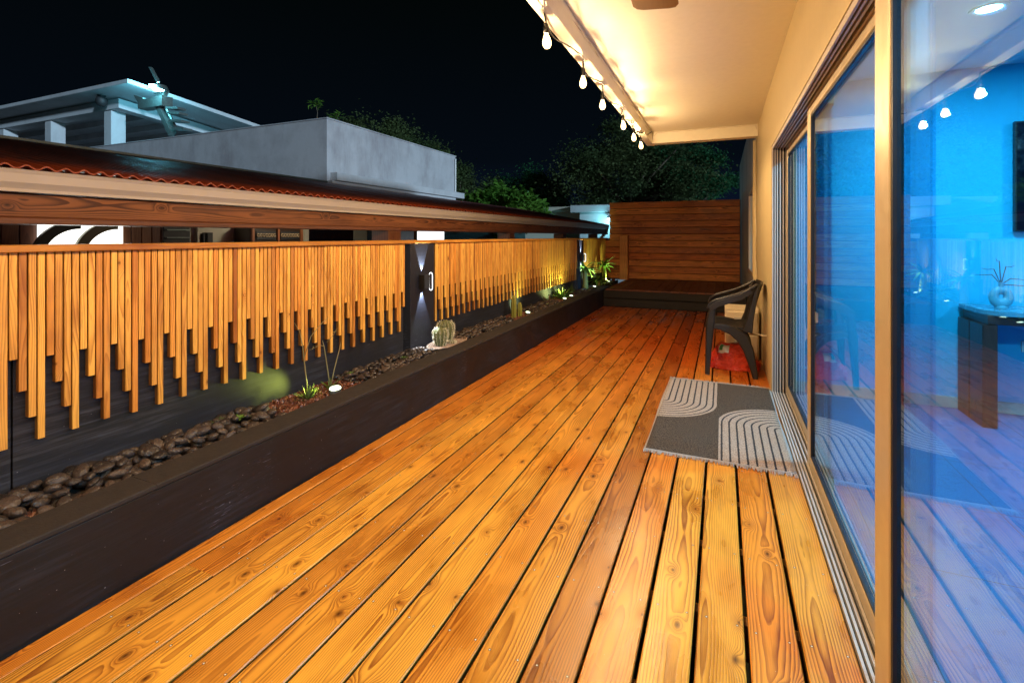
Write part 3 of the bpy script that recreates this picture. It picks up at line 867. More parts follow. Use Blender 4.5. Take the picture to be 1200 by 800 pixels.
m = MB()   # backrest: curved top rail + vertical slats
secs = []
for k in range(13):
    yy = -0.24 + 0.48 * k / 12; bx = 0.030 * (1 - (yy / 0.24) ** 2)
    secs.append([Vector((0.305 + bx, yy, 0.79)), Vector((0.323 + bx, yy, 0.79)), Vector((0.345 + bx, yy, 0.865)), Vector((0.328 + bx, yy, 0.872))])
m.ribbon(secs)
for k in range(5):
    yy = -0.16 + 0.08 * k; bx = 0.030 * (1 - (yy / 0.24) ** 2)
    m.ribbon(strip([(0.245, yy, 0.44), (0.28 + bx * .6, yy, 0.62), (0.315 + bx, yy, 0.80)], [0.045, 0.05, 0.05], 0.012, (0, 1, 0)))
bo = m.build('backrest', M['brown_plastic'], ch, smooth=True, sharp=40)
# keep the back just off the wall
ch.location.x = -0.012

# ------------------------------------------------------------------ storage drawers, bag, hook
dr = thing('storage_drawer', 'beige plastic drawer box by the wall behind the dark chair', 'drawer box', (0.20, 5.95, 0))
m = MB(); m.box(0.03, 0.36, 5.72, 6.16, 0.0, 0.52, ch=0.012, axis='z'); part(m, 'body', M['drawer'], dr)
for z in (0.03, 0.275):
    m = MB(); m.box(0.05, 0.34, 5.698, 5.722, z, z + 0.225, ch=0.008, axis='x'); f_ = part(m, 'drawer_front', M['drawer'], dr)
    m = MB(); m.box(0.12, 0.27, 5.684, 5.699, z + 0.14, z + 0.165, ch=0.004, axis='x'); sub(m, 'handle', M['farwall'], dr, f_)
t = NT('crumpled_red_plastic'); p = t.obj()
n = t.noise(p, 7, 4, 0.6, 0.8)
col = t.mix(t.ramp(n, [(0.35, 0.0), (0.65, 1.0)]), (0.50, 0.020, 0.010), (0.72, 0.06, 0.018))
x, y, z = t.sep(p)[0:3]
M['bag'] = t.bsdf(col, 0.28, 0, t.bump(t.noise(p, 22, 5, 0.6, 1.2), 0.9, 0.03), 0.5)
bag = thing('plastic_sack', 'crumpled red plastic sack with white and green label lying behind the chair legs', 'sack', (0.10, 5.32, 0))
def bag_surface(u, v):
    # u round, v bottom to top
    a = u * 2 * math.pi
    w_ = 0.235 * (1 - 0.55 * v ** 1.6); d_ = 0.15 * (1 - 0.75 * v ** 1.3)
    ca, sa = math.cos(a), math.sin(a)
    x = w_ * math.copysign(abs(ca) ** 0.75, ca); y = d_ * math.copysign(abs(sa) ** 0.75, sa)
    z = 0.23 * v ** 0.8
    nn = mnoise.noise(Vector((x * 9, y * 9, z * 12))) * 0.034 + mnoise.noise(Vector((x * 24, y * 24, z * 28))) * 0.016
    k = 1 + nn * 4
    return Vector((x * k, y * k, max(0.001, z + nn * 0.6)))
m = MB(); nu, nv = 60, 26; vs = []; fs = []; mi = []
for i in range(nv + 1):
    for k in range(nu):
        vs.append(bag_surface(k / nu, i / nv))
for i in range(nv):
    for k in range(nu):
        fs.append((i * nu + k, i * nu + (k + 1) % nu, (i + 1) * nu + (k + 1) % nu, (i + 1) * nu + k))
fs.append(tuple(nv * nu + k for k in range(nu)))
m.add(vs, fs); m.build('sack_body', M['bag'], bag, smooth=True)
for (u0, u1, v0, v1, mt, off, nm) in ((0.62, 0.73, 0.60, 0.93, plain('white_print', (0.50, 0.46, 0.38), 0.35), 0.003, 'label'), (0.64, 0.68, 0.68, 0.90, plain('green_print', (0.05, 0.16, 0.04), 0.35), 0.008, 'label'), (0.88, 0.93, 0.25, 0.42, plain('white_print_small', (0.6, 0.5, 0.45), 0.35), 0.004, 'label')):
    m = MB(); vs = []; fs = []; a_, b_ = 10, 8
    for i in range(b_ + 1):
        for k in range(a_ + 1):
            u = u0 + (u1 - u0) * k / a_; v = v0 + (v1 - v0) * i / b_
            p_ = bag_surface(u, v); q_ = Vector((p_.x, p_.y, 0)).normalized()
            vs.append(p_ + q_ * off + Vector((0, 0, off * .6)))
    for i in range(b_):
        for k in range(a_):
            q = i * (a_ + 1) + k; fs.append((q, q + 1, q + a_ + 2, q + a_ + 1))
    m.add(vs, fs); m.build(nm, mt, bag, smooth=True)
hk = MB(); hk.tube([(XW - 0.001, 5.05, 0.385), (XW - 0.03, 5.05, 0.385), (XW - 0.10, 5.08, 0.39)], 0.006, 8); hk.lathe([(0.016, -0.004), (0.016, 0.004)], (XW - 0.03, 5.05, 0.385), 12)
tag(hk.build('wall_tap', M['drawer'], smooth=True, sharp=40), 'small cream tap stub sticking out of the wall beside the chair leg', 'tap')

# ------------------------------------------------------------------ sconces
def spot(name, parent, lo_, direction, size, blend, energy, col, soft=0.004):
    L = bpy.data.lights.new(name, 'SPOT'); L.energy = energy; L.color = col; L.spot_size = size; L.spot_blend = 1.0 if name == 'garden_beam' else blend; L.shadow_soft_size = soft
    o = bpy.data.objects.new(name, L); C.objects.link(o); o.parent = parent; o.location = lo_
    o.rotation_euler = Vector(direction).to_track_quat('-Z', 'Y').to_euler(); return o
for (yc, lab) in ((3.705, 'black wall lamp with glowing rounded loop on the nearer black fence post'), (9.07, 'black wall lamp with glowing rounded loop on the far black fence post')):
    xw = XF + 0.007
    sc = thing('wall_sconce', lab, 'wall lamp', (xw, yc, 0.895), 0, 'wall lamps on the fence posts')
    m = MB(); m.box(0.0, 0.060, -0.05, 0.035, -0.062, 0.062, ch=0.006, axis='z'); m.build('housing', M['black_plastic'], sc)
    m = MB(); pts = []
    for k in range(33):
        a = 2 * math.pi * k / 32
        cx = 0.074 + 0.017 * math.cos(a); cz = (0.055 if math.sin(a) > 0 else -0.055) + 0.024 * math.sin(a)
        pts.append((cx, 0.028, cz))
    m.tube(pts, 0.0030, 6, caps=False); m.build('light_loop', M['led_w'], sc, smooth=True)
    for s_ in (-1, 1):
        spot('sconce_beam', sc, (0.016, -0.008, s_ * 0.066), (-0.035, 0, s_), R(48), 0.10, 28, (0.80, 0.92, 1.0))

# ------------------------------------------------------------------ garden floor lights
def garden_light(x, y, z, r, rz, lab, sdir, energy, size=R(95), col=(0.80, 1.0, 0.42)):
    gl = thing('garden_spotlight', lab, 'garden light', (x, y, z), rz, 'small oval lights in the planter')
    sx, sy = 1.0, 1.7
    m = MB(); pr = [(r * 0.95, 0.0), (r * 1.05, 0.012), (r * 1.02, 0.026), (r * 0.92, 0.028)]
    m.lathe(pr, n=28); m.v = [(a * 0.80, b * 1.35, c - a * 0.18 + 0.004) for a, b, c in m.v]; m.build('housing', M['metal'], gl, smooth=True, sharp=40)
    m = MB(); m.lathe([(r * 0.88, 0.0285), (r * 0.86, 0.031), (0.001, 0.033)], n=28); m.v = [(a * 0.80, b * 1.35, c - a * 0.18 + 0.004) for a, b, c in m.v]; m.build('lens', M['led_g'], gl, smooth=True)
    if energy:
        o = spot('garden_beam', gl, (-0.01, 0, 0.05), Matrix.Rotation(-rz, 3, 'Z') @ Vector(sdir), size, 0.6, energy, col, 0.02)
    return gl
garden_light(-2.30, 2.44, 0.285, 0.040, R(8), 'oval glowing garden light lying on bark chips in front of the nearest spiky plant', (-0.216, -0.44, 0.035), 10.0, R(54), (0.86, 1.0, 0.16))
garden_light(-2.30, 5.85, 0.290, 0.036, R(5), 'oval glowing garden light beside the two yellow cactus columns', (-0.8, 0.25, 0.55), 12.0)
garden_light(-2.27, 7.35, 0.295, 0.036, R(5), 'oval glowing garden light left of the pair under the low spiky agave', (-0.9, -0.30, 0.75), 17.0, R(110), (0.9, 1.0, 0.30))
garden_light(-2.27, 7.72, 0.295, 0.036, R(-5), 'oval glowing garden light right of the pair under the low spiky agave', (-0.9, 0.2, 0.75), 14.0, R(110), (0.9, 1.0, 0.30))
garden_light(-2.28, 9.35, 0.295, 0.038, R(5), 'oval glowing garden light at the foot of the bushier small palm', (-0.5, 0.2, 0.95), 16.0, R(120), (0.75, 1.0, 0.35))
garden_light(-2.26, 10.55, 0.295, 0.038, R(5), 'oval glowing garden light farthest along the planter at the last small palm', (-0.5, -0.1, 0.95), 16.0, R(120), (0.75, 1.0, 0.35))

# ------------------------------------------------------------------ plants
def rosette(root, name, mat, n, ln, wd, z0=0.0, el=(15, 80), bend=0.5, seed=1, fold=0.25):
    random.seed(seed); m = MB()
    for k in range(n):
        a = k * 2.399 + random.uniform(-.3, .3); e_ = R(random.uniform(*el)); l_ = ln * random.uniform(0.7, 1.1)
        m.blade((0.006 * math.cos(a), 0.006 * math.sin(a), z0), (math.cos(a) * math.cos(e_), math.sin(a) * math.cos(e_), math.sin(e_)), l_, wd, bend * random.uniform(.6, 1.3), 6, fold)
    return m.build(name, mat, root, smooth=True)
pA = thing('spiky_plant', 'spiky rosette plant with one tall curved stalk left of the nearest garden light', 'plant', (-2.365, 2.28, 0.275))
rosette(pA, 'leaves', M['grassy'], 42, 0.105, 0.012, 0, (25, 85), 0.25, 3)
m = MB(); m.tube([(0, 0, 0), (-.004, -.01, 0.12), (-.01, -.025, 0.26), (-.015, -.03, 0.34), (-.02, -.05, 0.44), (-.02, -.09, 0.50)], [.0045, .004, .0035, .003, .002, .0012], 6)
m.tube([(-.012, -.025, 0.27), (-.0, 0.02, 0.40), (.01, .10, 0.47), (.01, .16, 0.50)], [.003, .002, .002, .001], 6)
m.build('stalk', M['stalk'], pA, smooth=True)
pB = thing('spiky_plant', 'small bright green rosette with two straight stalks in a V behind the garden light', 'plant', (-2.40, 2.50, 0.28))
rosette(pB, 'leaves', M['agave'], 26, 0.085, 0.012, 0, (10, 60), 0.3, 4)
m = MB(); m.tube([(0, 0, 0), (0, -0.02, 0.12), (0, -0.055, 0.30), (0, -.07, .34)], [.0042, .0038, .003, .001], 6)
m.tube([(0, 0, 0), (0, 0.035, 0.12), (0.0, 0.085, 0.25), (0, .10, .30)], [.0042, .0038, .003, .001], 6)
m.tube([(0, -.055, .30), (0, -.10, .315), (0, -.17, .30)], [.0018, .0015, .001], 5); m.tube([(0, -.03, .32), (0, .02, .35), (0, .07, .40)], [.0018, .0015, .001], 5)
random.seed(9)
for (by, bz, ey, ez) in ((-.10, .315, -.17, .30), (.0, .335, .07, .40)):
    for k in range(12):
        t_ = rnd(); m.blade((random.uniform(-.01, .01), by + (ey - by) * t_, bz + (ez - bz) * t_), (random.uniform(-1, 1), random.uniform(-1, 1), random.uniform(-.5, 1)), 0.014, 0.005, 0, 2)
m.build('stalk', M['stalk'], pB, smooth=True)

def barrel(root, r, h_, seed):
    random.seed(seed); m = MB(); prof = []
    for k in range(15):
        t_ = k / 14; z = h_ * t_; rr = r * (0.72 + 0.5 * math.sin(math.pi * min(t_ * 1.0, 1) * 0.62)) * (math.sqrt(max(0, 1 - max(0, (t_ - 0.70) / 0.30) ** 2.2)) if t_ > 0.7 else 1)
        prof.append((max(rr, 0.002), z))
    m.lathe(prof, n=72, rib=12, ribd=0.11); b = m.build('stem', M['cactus'], root, smooth=True)
    m = MB()
    for rb in range(12):
        a = 2 * math.pi * rb / 12
        for k in range(1, 14):
            rr, z = prof[k]; rr *= 1.11
            for q in range(9):
                dd = Vector((math.cos(a + random.uniform(-.9, .9)), math.sin(a + random.uniform(-.9, .9)), random.uniform(-.5, .9))).normalized()
                p0 = Vector((rr * math.cos(a), rr * math.sin(a), z)); l_ = random.uniform(.012, .026)
                s1 = dd.orthogonal().normalized() * 0.0016
                m.add([p0 - s1, p0 + s1, p0 + dd * l_], [(0, 1, 2)])
    m.build('spines', M['spine'], root)
cg = 'hairy cacti at the foot of the nearer black post'
c1 = thing('barrel_cactus', 'shorter spiny cactus, left one of the pair before the black post', 'cactus', (-2.335, 3.78, 0.295), 0, cg); barrel(c1, 0.048, 0.185, 1)
c2 = thing('barrel_cactus', 'taller spiny cactus, right one of the pair before the black post', 'cactus', (-2.370, 3.93, 0.295), 0.3, cg); barrel(c2, 0.058, 0.225, 2)
c3 = thing('barrel_cactus', 'tiny round cactus pup at the base of the two spiny cacti', 'cactus', (-2.290, 3.90, 0.292), 0.2, cg); barrel(c3, 0.026, 0.05, 3)
for (dx, dy, h_, r_, lab) in ((0, 0, 0.30, 0.030, 'taller yellow green cactus column, left of two, beside a garden light'), (0.03, 0.12, 0.20, 0.027, 'shorter yellow green cactus column, right of two, beside a garden light')):
    cc = thing('column_cactus', lab, 'cactus', (-2.37 + dx, 5.55 + dy, 0.27), 0, 'yellow cactus columns')
    m = MB(); m.lathe([(r_ * .8, 0), (r_, 0.04), (r_ * 1.05, h_ * .5), (r_ * .95, h_ * .85), (r_ * .6, h_ * .97), (.003, h_)], n=40, rib=6, ribd=0.16); m.build('stem', M['column_cactus'], cc, smooth=True)
ag = thing('agave', 'low bright green agave with pointed leaves above the pair of garden lights', 'plant', (-2.36, 7.50, 0.27)); rosette(ag, 'leaves', M['agave'], 26, 0.27, 0.036, 0.02, (8, 62), 0.25, 6)
ag2 = thing('agave', 'dim rust coloured rosette just left of the low bright agave', 'plant', (-2.40, 7.0, 0.27)); rosette(ag2, 'leaves', leaf_mat('rusty_leaf', (0.16, 0.06, 0.03), (0.20, 0.12, 0.05)), 18, 0.19, 0.022, 0.02, (10, 70), 0.3, 7)
def palm(x, y, h_, lab, seed, n=20, ln=0.34):
    pm = thing('small_palm', lab, 'palm', (x, y, 0.27), 0, 'small lit palms at the far end of the planter')
    m = MB(); m.lathe([(0.06, 0), (0.05, h_ * .3), (0.042, h_ * .7), (0.035, h_)], n=16, rib=7, ribd=.08); m.build('trunk', plain('palm_trunk_skin', (0.22, 0.22, 0.06), .7, var=.4, nscale=30), pm, smooth=True)
    rosette(pm, 'fronds', M['agave'], n, ln, 0.042, h_ * .97, (-5, 60), 0.9, seed)
palm(-2.40, 9.10, 0.42, 'bushy small palm just below the far wall lamp', 12, 26, 0.34)
palm(-2.30, 9.75, 0.14, 'lowest small palm standing between the two taller ones', 13, 22, 0.36)
palm(-2.36, 10.55, 0.40, 'small palm with spread crown farthest from the deck', 14, 20, 0.36)
for (x, y, lab) in ((-2.40, 2.70, 'tiny green sprout among dark pebbles right of the garden light'), (-2.42, 1.72, 'tiny green sprout on dark pebbles below the slat ends'), (-2.33, 3.22, 'tiny green sprout among pebbles halfway to the cacti'), (-2.35, 1.80, 'single green seedling lying over dark pebbles in the near bed'), (-2.45, 8.35, 'pale grassy tuft against the black wall left of the far post'), (-2.44, 7.75, 'pale grassy tuft against the black wall behind the agave')):
    s_ = thing('sprout', lab, 'plant', (x, y, 0.335 if y < 5 else 0.28)); rosette(s_, 'leaves', M['agave'] if y < 5 else M['grassy'], 7 if y < 5 else 24, 0.030 if y < 5 else 0.22, 0.011, 0, (10, 60) if y < 5 else (30, 85), .3, int(y * 10), .1)

# ------------------------------------------------------------------ pebbles, bark, grit
def pebble_mesh(seed):
    random.seed(seed)
    import bmesh
    bm = bmesh.new(); bmesh.ops.create_icosphere(bm, subdivisions=3, radius=1.0)
    off = Vector((seed * 3.1, 1.7, 0.4)); ax = (random.uniform(.9, 1.15), random.uniform(.68, .88), random.uniform(.42, .62))
    for v in bm.verts:
        p_ = v.co.copy(); k = 1 + 0.16 * mnoise.noise(p_ * 0.9 + off) + 0.04 * mnoise.noise(p_ * 2.6 + off)
        v.co = Vector((p_.x * ax[0] * k, p_.y * ax[1] * k, p_.z * ax[2] * k))
    me = bpy.data.meshes.new('pebble'); bm.to_mesh(me); bm.free()
    me.polygons.foreach_set('use_smooth', [True] * len(me.polygons))
    b = me.attributes.new('rn', 'FLOAT', 'POINT'); b.data.foreach_set('value', [0.0] * len(me.vertices))
    me.materials.append(M['pebble']); return me
protos = [pebble_mesh(i + 1) for i in range(9)]
random.seed(77)
def bed(y0, y1, r, layers=2, keep=1.0):
    out = []
    for ly in range(layers):
        y = y0
        while y < y1:
            x = -2.505 + (0.5 * r if ly else 0)
            while x < -2.215:
                if rnd() < keep:
                    rr = r * random.uniform(0.7, 1.25)
                    hump = 0.026 * (1 - ((x + 2.37) / 0.16) ** 2) + 0.012 * (x < -2.35)
                    out.append((x + random.uniform(-.4, .4) * r, y + random.uniform(-.4, .4) * r, 0.268 + ly * r * 0.75 + hump + random.uniform(-.15, .2) * r, rr))
                x += r * 1.75
            y += r * 1.75
    return out
near = bed(0.60, 2.0, 0.034, 2, 0.88)
near += bed(2.66, 3.62, 0.027, 2, 0.9)
far = bed(4.12, 5.35, 0.029, 2, 0.9) + bed(6.0, 7.1, 0.032, 2, 0.9) + bed(7.9, 11.0, 0.030, 1, 0.8)
near.sort(key=lambda q: (q[0] ** 2 + q[1] ** 2) ** .5 / q[3])
lead, rest = near[:300], near[300:] + far
peb0 = None
for (x, y, z, r) in lead:
    o = bpy.data.objects.new('pebble', random.choice(protos)); C.objects.link(o)
    x = min(x, -2.212 - r * 0.6)
    o.location = (x, y, z); o.scale = (r, r, r)
    o.rotation_euler = (random.uniform(-.45, .45), random.uniform(-.45, .45), random.uniform(0, 6.28))
    tag(o, 'smooth dark brown river pebble lying in the planter under the slat fence', 'pebble', 'dark pebbles in the planter')
m = MB()
pv = [([v.co.copy() for v in me.vertices], [tuple(p_.vertices) for p_ in me.polygons]) for me in [pebble_mesh(i + 20) for i in range(3)]]
import bmesh
def lowpeb(seed):
    bm = bmesh.new(); bmesh.ops.create_icosphere(bm, subdivisions=2, radius=1.0)
    vs = [Vector((v.co.x, v.co.y * .8, v.co.z * .55)) * (1 + .15 * mnoise.noise(v.co + Vector((seed, 0, 0)))) for v in bm.verts]
    fs = [tuple(v.index for v in f.verts) for f in bm.faces]; bm.free(); return vs, fs
lows = [lowpeb(s) for s in range(4)]
for (x, y, z, r) in rest:
    vs, fs = random.choice(lows); E = Euler((random.uniform(-.45, .45), random.uniform(-.45, .45), random.uniform(0, 6.28))).to_matrix() * r
    x = min(x, -2.212 - r * 0.6)
    m.add([E @ v + Vector((x, y, z)) for v in vs], fs)
tag(m.build('pebbles', M['pebble'], smooth=True), 'smaller dark pebbles filling the farther planter bed', 'pebbles', kind='stuff')
def chips(name, lab, mat, zones, dens, sz, flat=0.35, zb=0.285):
    m = MB()
    for (y0, y1, x0, x1) in zones:
        n = int((y1 - y0) * (x1 - x0) * dens)
        for _ in range(n):
            x = random.uniform(x0, x1); y = random.uniform(y0, y1)
            E = Euler((random.uniform(-.7, .7), random.uniform(-.7, .7), random.uniform(0, 6.28))).to_matrix()
            a, b, c = sz * random.uniform(.6, 1.5), sz * random.uniform(.3, .6), sz * random.uniform(.2, .4)
            vs = [E @ Vector((sx * a * random.uniform(.7, 1), sy * b * random.uniform(.6, 1), sz_ * c)) + Vector((x, y, zb + random.uniform(-.004, .014))) for sx in (-1, 1) for sy in (-1, 1) for sz_ in (-1, 1)]
            m.add(vs, [(0, 1, 3, 2), (4, 6, 7, 5), (0, 4, 5, 1), (2, 3, 7, 6), (0, 2, 6, 4), (1, 5, 7, 3)])
    tag(m.build(name, mat), lab, name.replace('_', ' '), kind='stuff')
chips('bark_chips', 'red brown bark chips scattered around the plants in the planter', M['mulch'], ((-.2, .98, -2.34, -2.21), (1.98, 2.70, -2.52, -2.21), (5.32, 6.02, -2.52, -2.21), (7.0, 7.95, -2.52, -2.21)), 9000, 0.009)
# oval tray of grit round the cacti
m = MB(); random.seed(4)
for _ in range(2600):
    a = rnd() * 6.283; rr = math.sqrt(rnd()); x = -2.345 + 0.115 * rr * math.cos(a); y = 3.92 + 0.27 * rr * math.sin(a)
    vs, fs = random.choice(lows); r = random.uniform(.003, .0065); E = Euler((rnd() * 3, rnd() * 3, rnd() * 3)).to_matrix() * r
    m.add([E @ v + Vector((x, y, 0.312 + random.uniform(-.004, .004))) for v in vs], fs)
tag(m.build('grit', M['grit']), 'pale pinkish grit in an oval patch around the spiny cacti', 'grit', kind='stuff')
m = MB(); pts = [(-2.345 + 0.125 * math.cos(a), 3.92 + 0.285 * math.sin(a), 0.314) for a in [2 * math.pi * k / 40 for k in range(41)]]
m.tube(pts, 0.007, 6, caps=False); tag(m.build('edging_ring', M['grit'], smooth=True), 'thin pale oval edging around the grit patch under the cacti', 'edging')

# ------------------------------------------------------------------ neighbour carport: gutter, beam, roof, posts
cp = thing('carport', 'neighbouring carport with long beige gutter, old timber beam and corrugated orange edged roof', 'carport', (-3.3, 6.0, 0))
XG = -3.2
prof = [(-0.06, 0.300), (0.0, 0.335), (0.012, 0.332), (0.006, 0.312), (0.006, 0.268), (-0.004, 0.250), (-0.010, 0.238), (-0.010, 0.222), (-0.09, 0.222), (-0.09, 0.300)]
m = MB(); vs = []; fs = []; ys = [-2.5, 15.0]
for y in ys:
    for (a, b) in prof: vs.append((XG + a, y, H + b))
n = len(prof)
for i in range(n): fs.append((i, (i + 1) % n, (i + 1) % n + n, i + n)[::-1])
fs += [tuple(range(n)), tuple(range(n, 2 * n))[::-1]]
m.add(vs, fs); part(m, 'gutter', M['gutter'], cp)
m = MB(); m.box(XG - 0.14, XG - 0.045, -2.5, 15.0, H + 0.095, H + 0.218, ch=0.006, axis='y'); part(m, 'timber_beam', M['beamwood'], cp)
m = MB(); m.box(XG - 0.20, XG - 0.03, -2.5, 15.0, H + 0.062, H + 0.0945, ch=0.004, axis='y'); part(m, 'lower_plate', M['platform'], cp)
m = MB(); m.box(XG - 0.10, XG - 0.062, -2.5, 15.0, H + 0.302, H + 0.351, axis='y'); part(m, 'eave_board', M['tile'], cp)
# corrugated roof sheet
t = NT('dark_corrugated_roof'); p = t.pos()
n1 = t.noise(p, 5, 5, .65); n2 = t.noise(p, 45, 3)
xx = t.sep(p)[0]
rc_ = t.mix(t.ramp(n1, [(.4, 0.0), (.7, 1.0)]), (0.19, 0.060, 0.055), (0.075, 0.040, 0.050))
rc_ = t.mix(t.ramp(n2, [(.66, 0.0), (.75, 1.0)]), rc_, (0.20, 0.15, 0.10))
fx = t.ramp(t.add(t.mul(t.add(xx, 3.32), -1.6), t.mul(t.sub(n1, .5), .6)), [(0.0, 1.0), (0.5, 0.0)])
rc_ = t.mix(fx, rc_, t.mix(n2, (0.50, 0.09, 0.03), (0.24, 0.045, 0.02)))
M['roof_sheet'] = t.bsdf(rc_, 0.45, 0, None, 0.4)
m = MB(); ys_n = 17.5 / 0.01; vs = []; fs = []
NY = 1750; xs_ = [XG - 0.01, XG - 0.35, XG - 1.2, -6.18]
for a in range(NY + 1):
    y = -2.5 + 17.5 * a / NY; w_ = 0.010 * math.cos(2 * math.pi * y / 0.080) + 0.0025 * math.sin(y * 9)
    for x in xs_:
        z = H + 0.352 + (XG - x) * 0.187
        vs.append((x, y, z + w_))
for a in range(NY):
    for b in range(3):
        i = a * 4 + b; fs.append((i, i + 4, i + 5, i + 1))
nb0 = len(vs); vs += [(x, y, z - 0.008) for (x, y, z) in vs]; fs += [tuple(i + nb0 for i in f[::-1]) for f in fs]
for a in range(NY):
    fs.append((a * 4, a * 4 + nb0, (a + 1) * 4 + nb0, (a + 1) * 4)[::-1])
m.add(vs, fs); part(m, 'corrugated_roof', M['roof_sheet'], cp, smooth=True, sharp=60)
m = MB(); m.box(-6.30, -6.10, -2.5, 6.3, 2.21, 2.235, axis='y'); part(m, 'ridge_flashing', M['metal'], cp)
def YX(px, X):    # distance along the fence line for a sight bearing, used while measuring the neighbour's yard
    d_ = 570.0 * abs(X) / (0.918 * (846 - px)); return (d_ + X * 0.396) / 0.918
for px in (451, 592, 655, 694):
    y = YX(px, XG - 0.15); m = MB(); m.box(XG - 0.24, XG - 0.02, y - 0.11, y + 0.11, -0.6, H + 0.060, ch=0.006, axis='z'); part(m, 'support_post', M['brownwood'], cp)
m = MB(); m.tube([(XG - .03, 14.8, H + .23), (XG - .03, 14.85, H + .16), (XG - 0.25, 14.6, H - 0.15), (XG - 0.28, 14.5, -0.5)], 0.045, 10); part(m, 'downspout', M['gutter'], cp, smooth=True)

# neighbour's ground floor seen between rail and beam
XN = -5.6
nh = thing('neighbour_house', 'neighbour house with pale and brown panelled front under the carport roof', 'house', (-5.8, 6.0, 0))
def seg(px0, px1, X): return YX(px0, X), YX(px1, X)
def nwall(px0, px1, mat, name='wall', X=XN, z0=-0.6, z1=2.05, th=0.12):
    a, b = seg(px0, px1, X); m = MB()
    m.box(X - th, X, a, b, z0, z1, axis='y'); return part(m, name, mat, nh)
def nboards(px0, px1, nb):
    a, b = seg(px0, px1, XN); m = MB(); w_ = (b - a) / nb
    for i in range(nb): m.box(XN - 0.03, XN, a + i * w_ + .003, a + (i + 1) * w_ - .003, -0.6, 2.05, ch=.004, axis='z')
    return part(m, 'wood_cladding', M['brownwood'], nh)
nboards(-160, 43, 8); nboards(141, 189, 4)
nwall(189.5, 272, M['cream_build']); nwall(272.5, 360, M['cream_build']); nwall(415, 430, M['cream_build'])
nwall(620, 720, M['cream_build'], X=-8.5)
# louvred window
a, b = seg(190, 221, XN); m = MB(); m.box(XN + .003, XN + .02, a, b, H - .4, H + .25); lv = part(m, 'window', M['dark'], nh)
m = MB()
for k in range(7):
    z = H - .36 + k * .085; m.box(XN + .021, XN + .045, a + .02, b - .02, z, z + .012)
sub(m, 'louvre', M['metal'], nh, lv)
a, b = seg(360, 414, XN); m = MB(); m.box(XN - .02, XN - .005, a, b, H - 1.5, H + .5); part(m, 'window', M['tv'], nh)
a, b = seg(352, 357, XN); m = MB(); m.box(XN + .005, XN + .08, a, b, -0.6, 2.0, axis='z'); part(m, 'door_jamb', M['cream_build'], nh)
a, b = seg(228, 231, XN); m = MB(); m.box(XN + .005, XN + .05, a, b, -0.6, 2.0, axis='z'); part(m, 'door_jamb', M['cream_build'], nh)
m = MB(); m.box(-6.0, -5.95, -3, 14.9, -0.6, 2.1, axis='y'); part(m, 'back_wall', M['dark'], nh)
# arched light wall
a, b = seg(43, 141, XN); lwp = thing('light_panel', 'bright white backlit panel with two dark arches under the carport', 'lit panel', (XN + .05, (a + b) / 2, 0.6))
m = MB(); m.box(XN + .002, XN + .04, a, b, 0.5, 1.62); part(m, 'panel', M['panel'], lwp)
def arch(px0, px1, mat):
    y0, y1 = YX(px0, XN + .05), YX(px1, XN + .05); m = MB(); r0 = (y1 - y0); rr = 0.25; secs = []
    zc = H + 0.0
    for k in range(13):
        an = math.pi - math.pi / 2 * k / 12; 
        for_ = []
        for (q, dx) in ((1.0, .045), (1.0, .085), (0.86, .085), (0.86, .045)):
            R0 = 0.36 if q == 1.0 else 0.36 - 0.085
            for_.append(Vector((XN + dx, y0 + 0.34 + R0 * math.cos(an), zc - 0.20 + R0 * 0.98 * math.sin(an) + 0.0)))
        secs.append(for_)
    low = [Vector((p_.x, p_.y, 0.5)) for p_ in secs[0]]
    m.ribbon([low] + secs); return part(m, 'arch', mat, lwp, smooth=False)
arch(37, 80, plain('dark_arch_paint', (0.04, 0.05, 0.04), .5)); arch(87, 120, plain('olive_arch_paint', (0.16, 0.16, 0.10), .5))
m = MB(); y0 = YX(78, XN); m.box(XN + .041, XN + .10, y0, y0 + .06, H + .13, H + .20, ch=.004); part(m, 'bracket', M['farwall'], lwp)
L = bpy.data.lights.new('panel_light', 'AREA'); L.shape = 'RECTANGLE'; L.size = 0.7; L.size_y = 1.0; L.energy = 9; L.color = (1, .97, .88)
o = bpy.data.objects.new('panel_light', L); C.objects.link(o); o.parent = lwp; o.location = (0.06, 0, .45); o.rotation_euler = Vector((1, 0, 0)).to_track_quat('-Z', 'Y').to_euler()
a, b = seg(487, 519, XN); lb = thing('lit_window_blind', 'small bright white lit blind beyond the nearer fence post', 'lit panel', (XN, (a + b) / 2, 1.0))
m = MB(); m.box(XN, XN + .03, a, b, 0.9, H + .11); part(m, 'blind', M['panel_dim'], lb)
m = MB(); m.box(XN - .01, XN + .04, a - .05, a - .004, .7, H + .3, axis='z'); m.box(XN - .01, XN + .035, a, b, .7, .89, axis='y'); part(m, 'frame', M['brownwood'], lb)
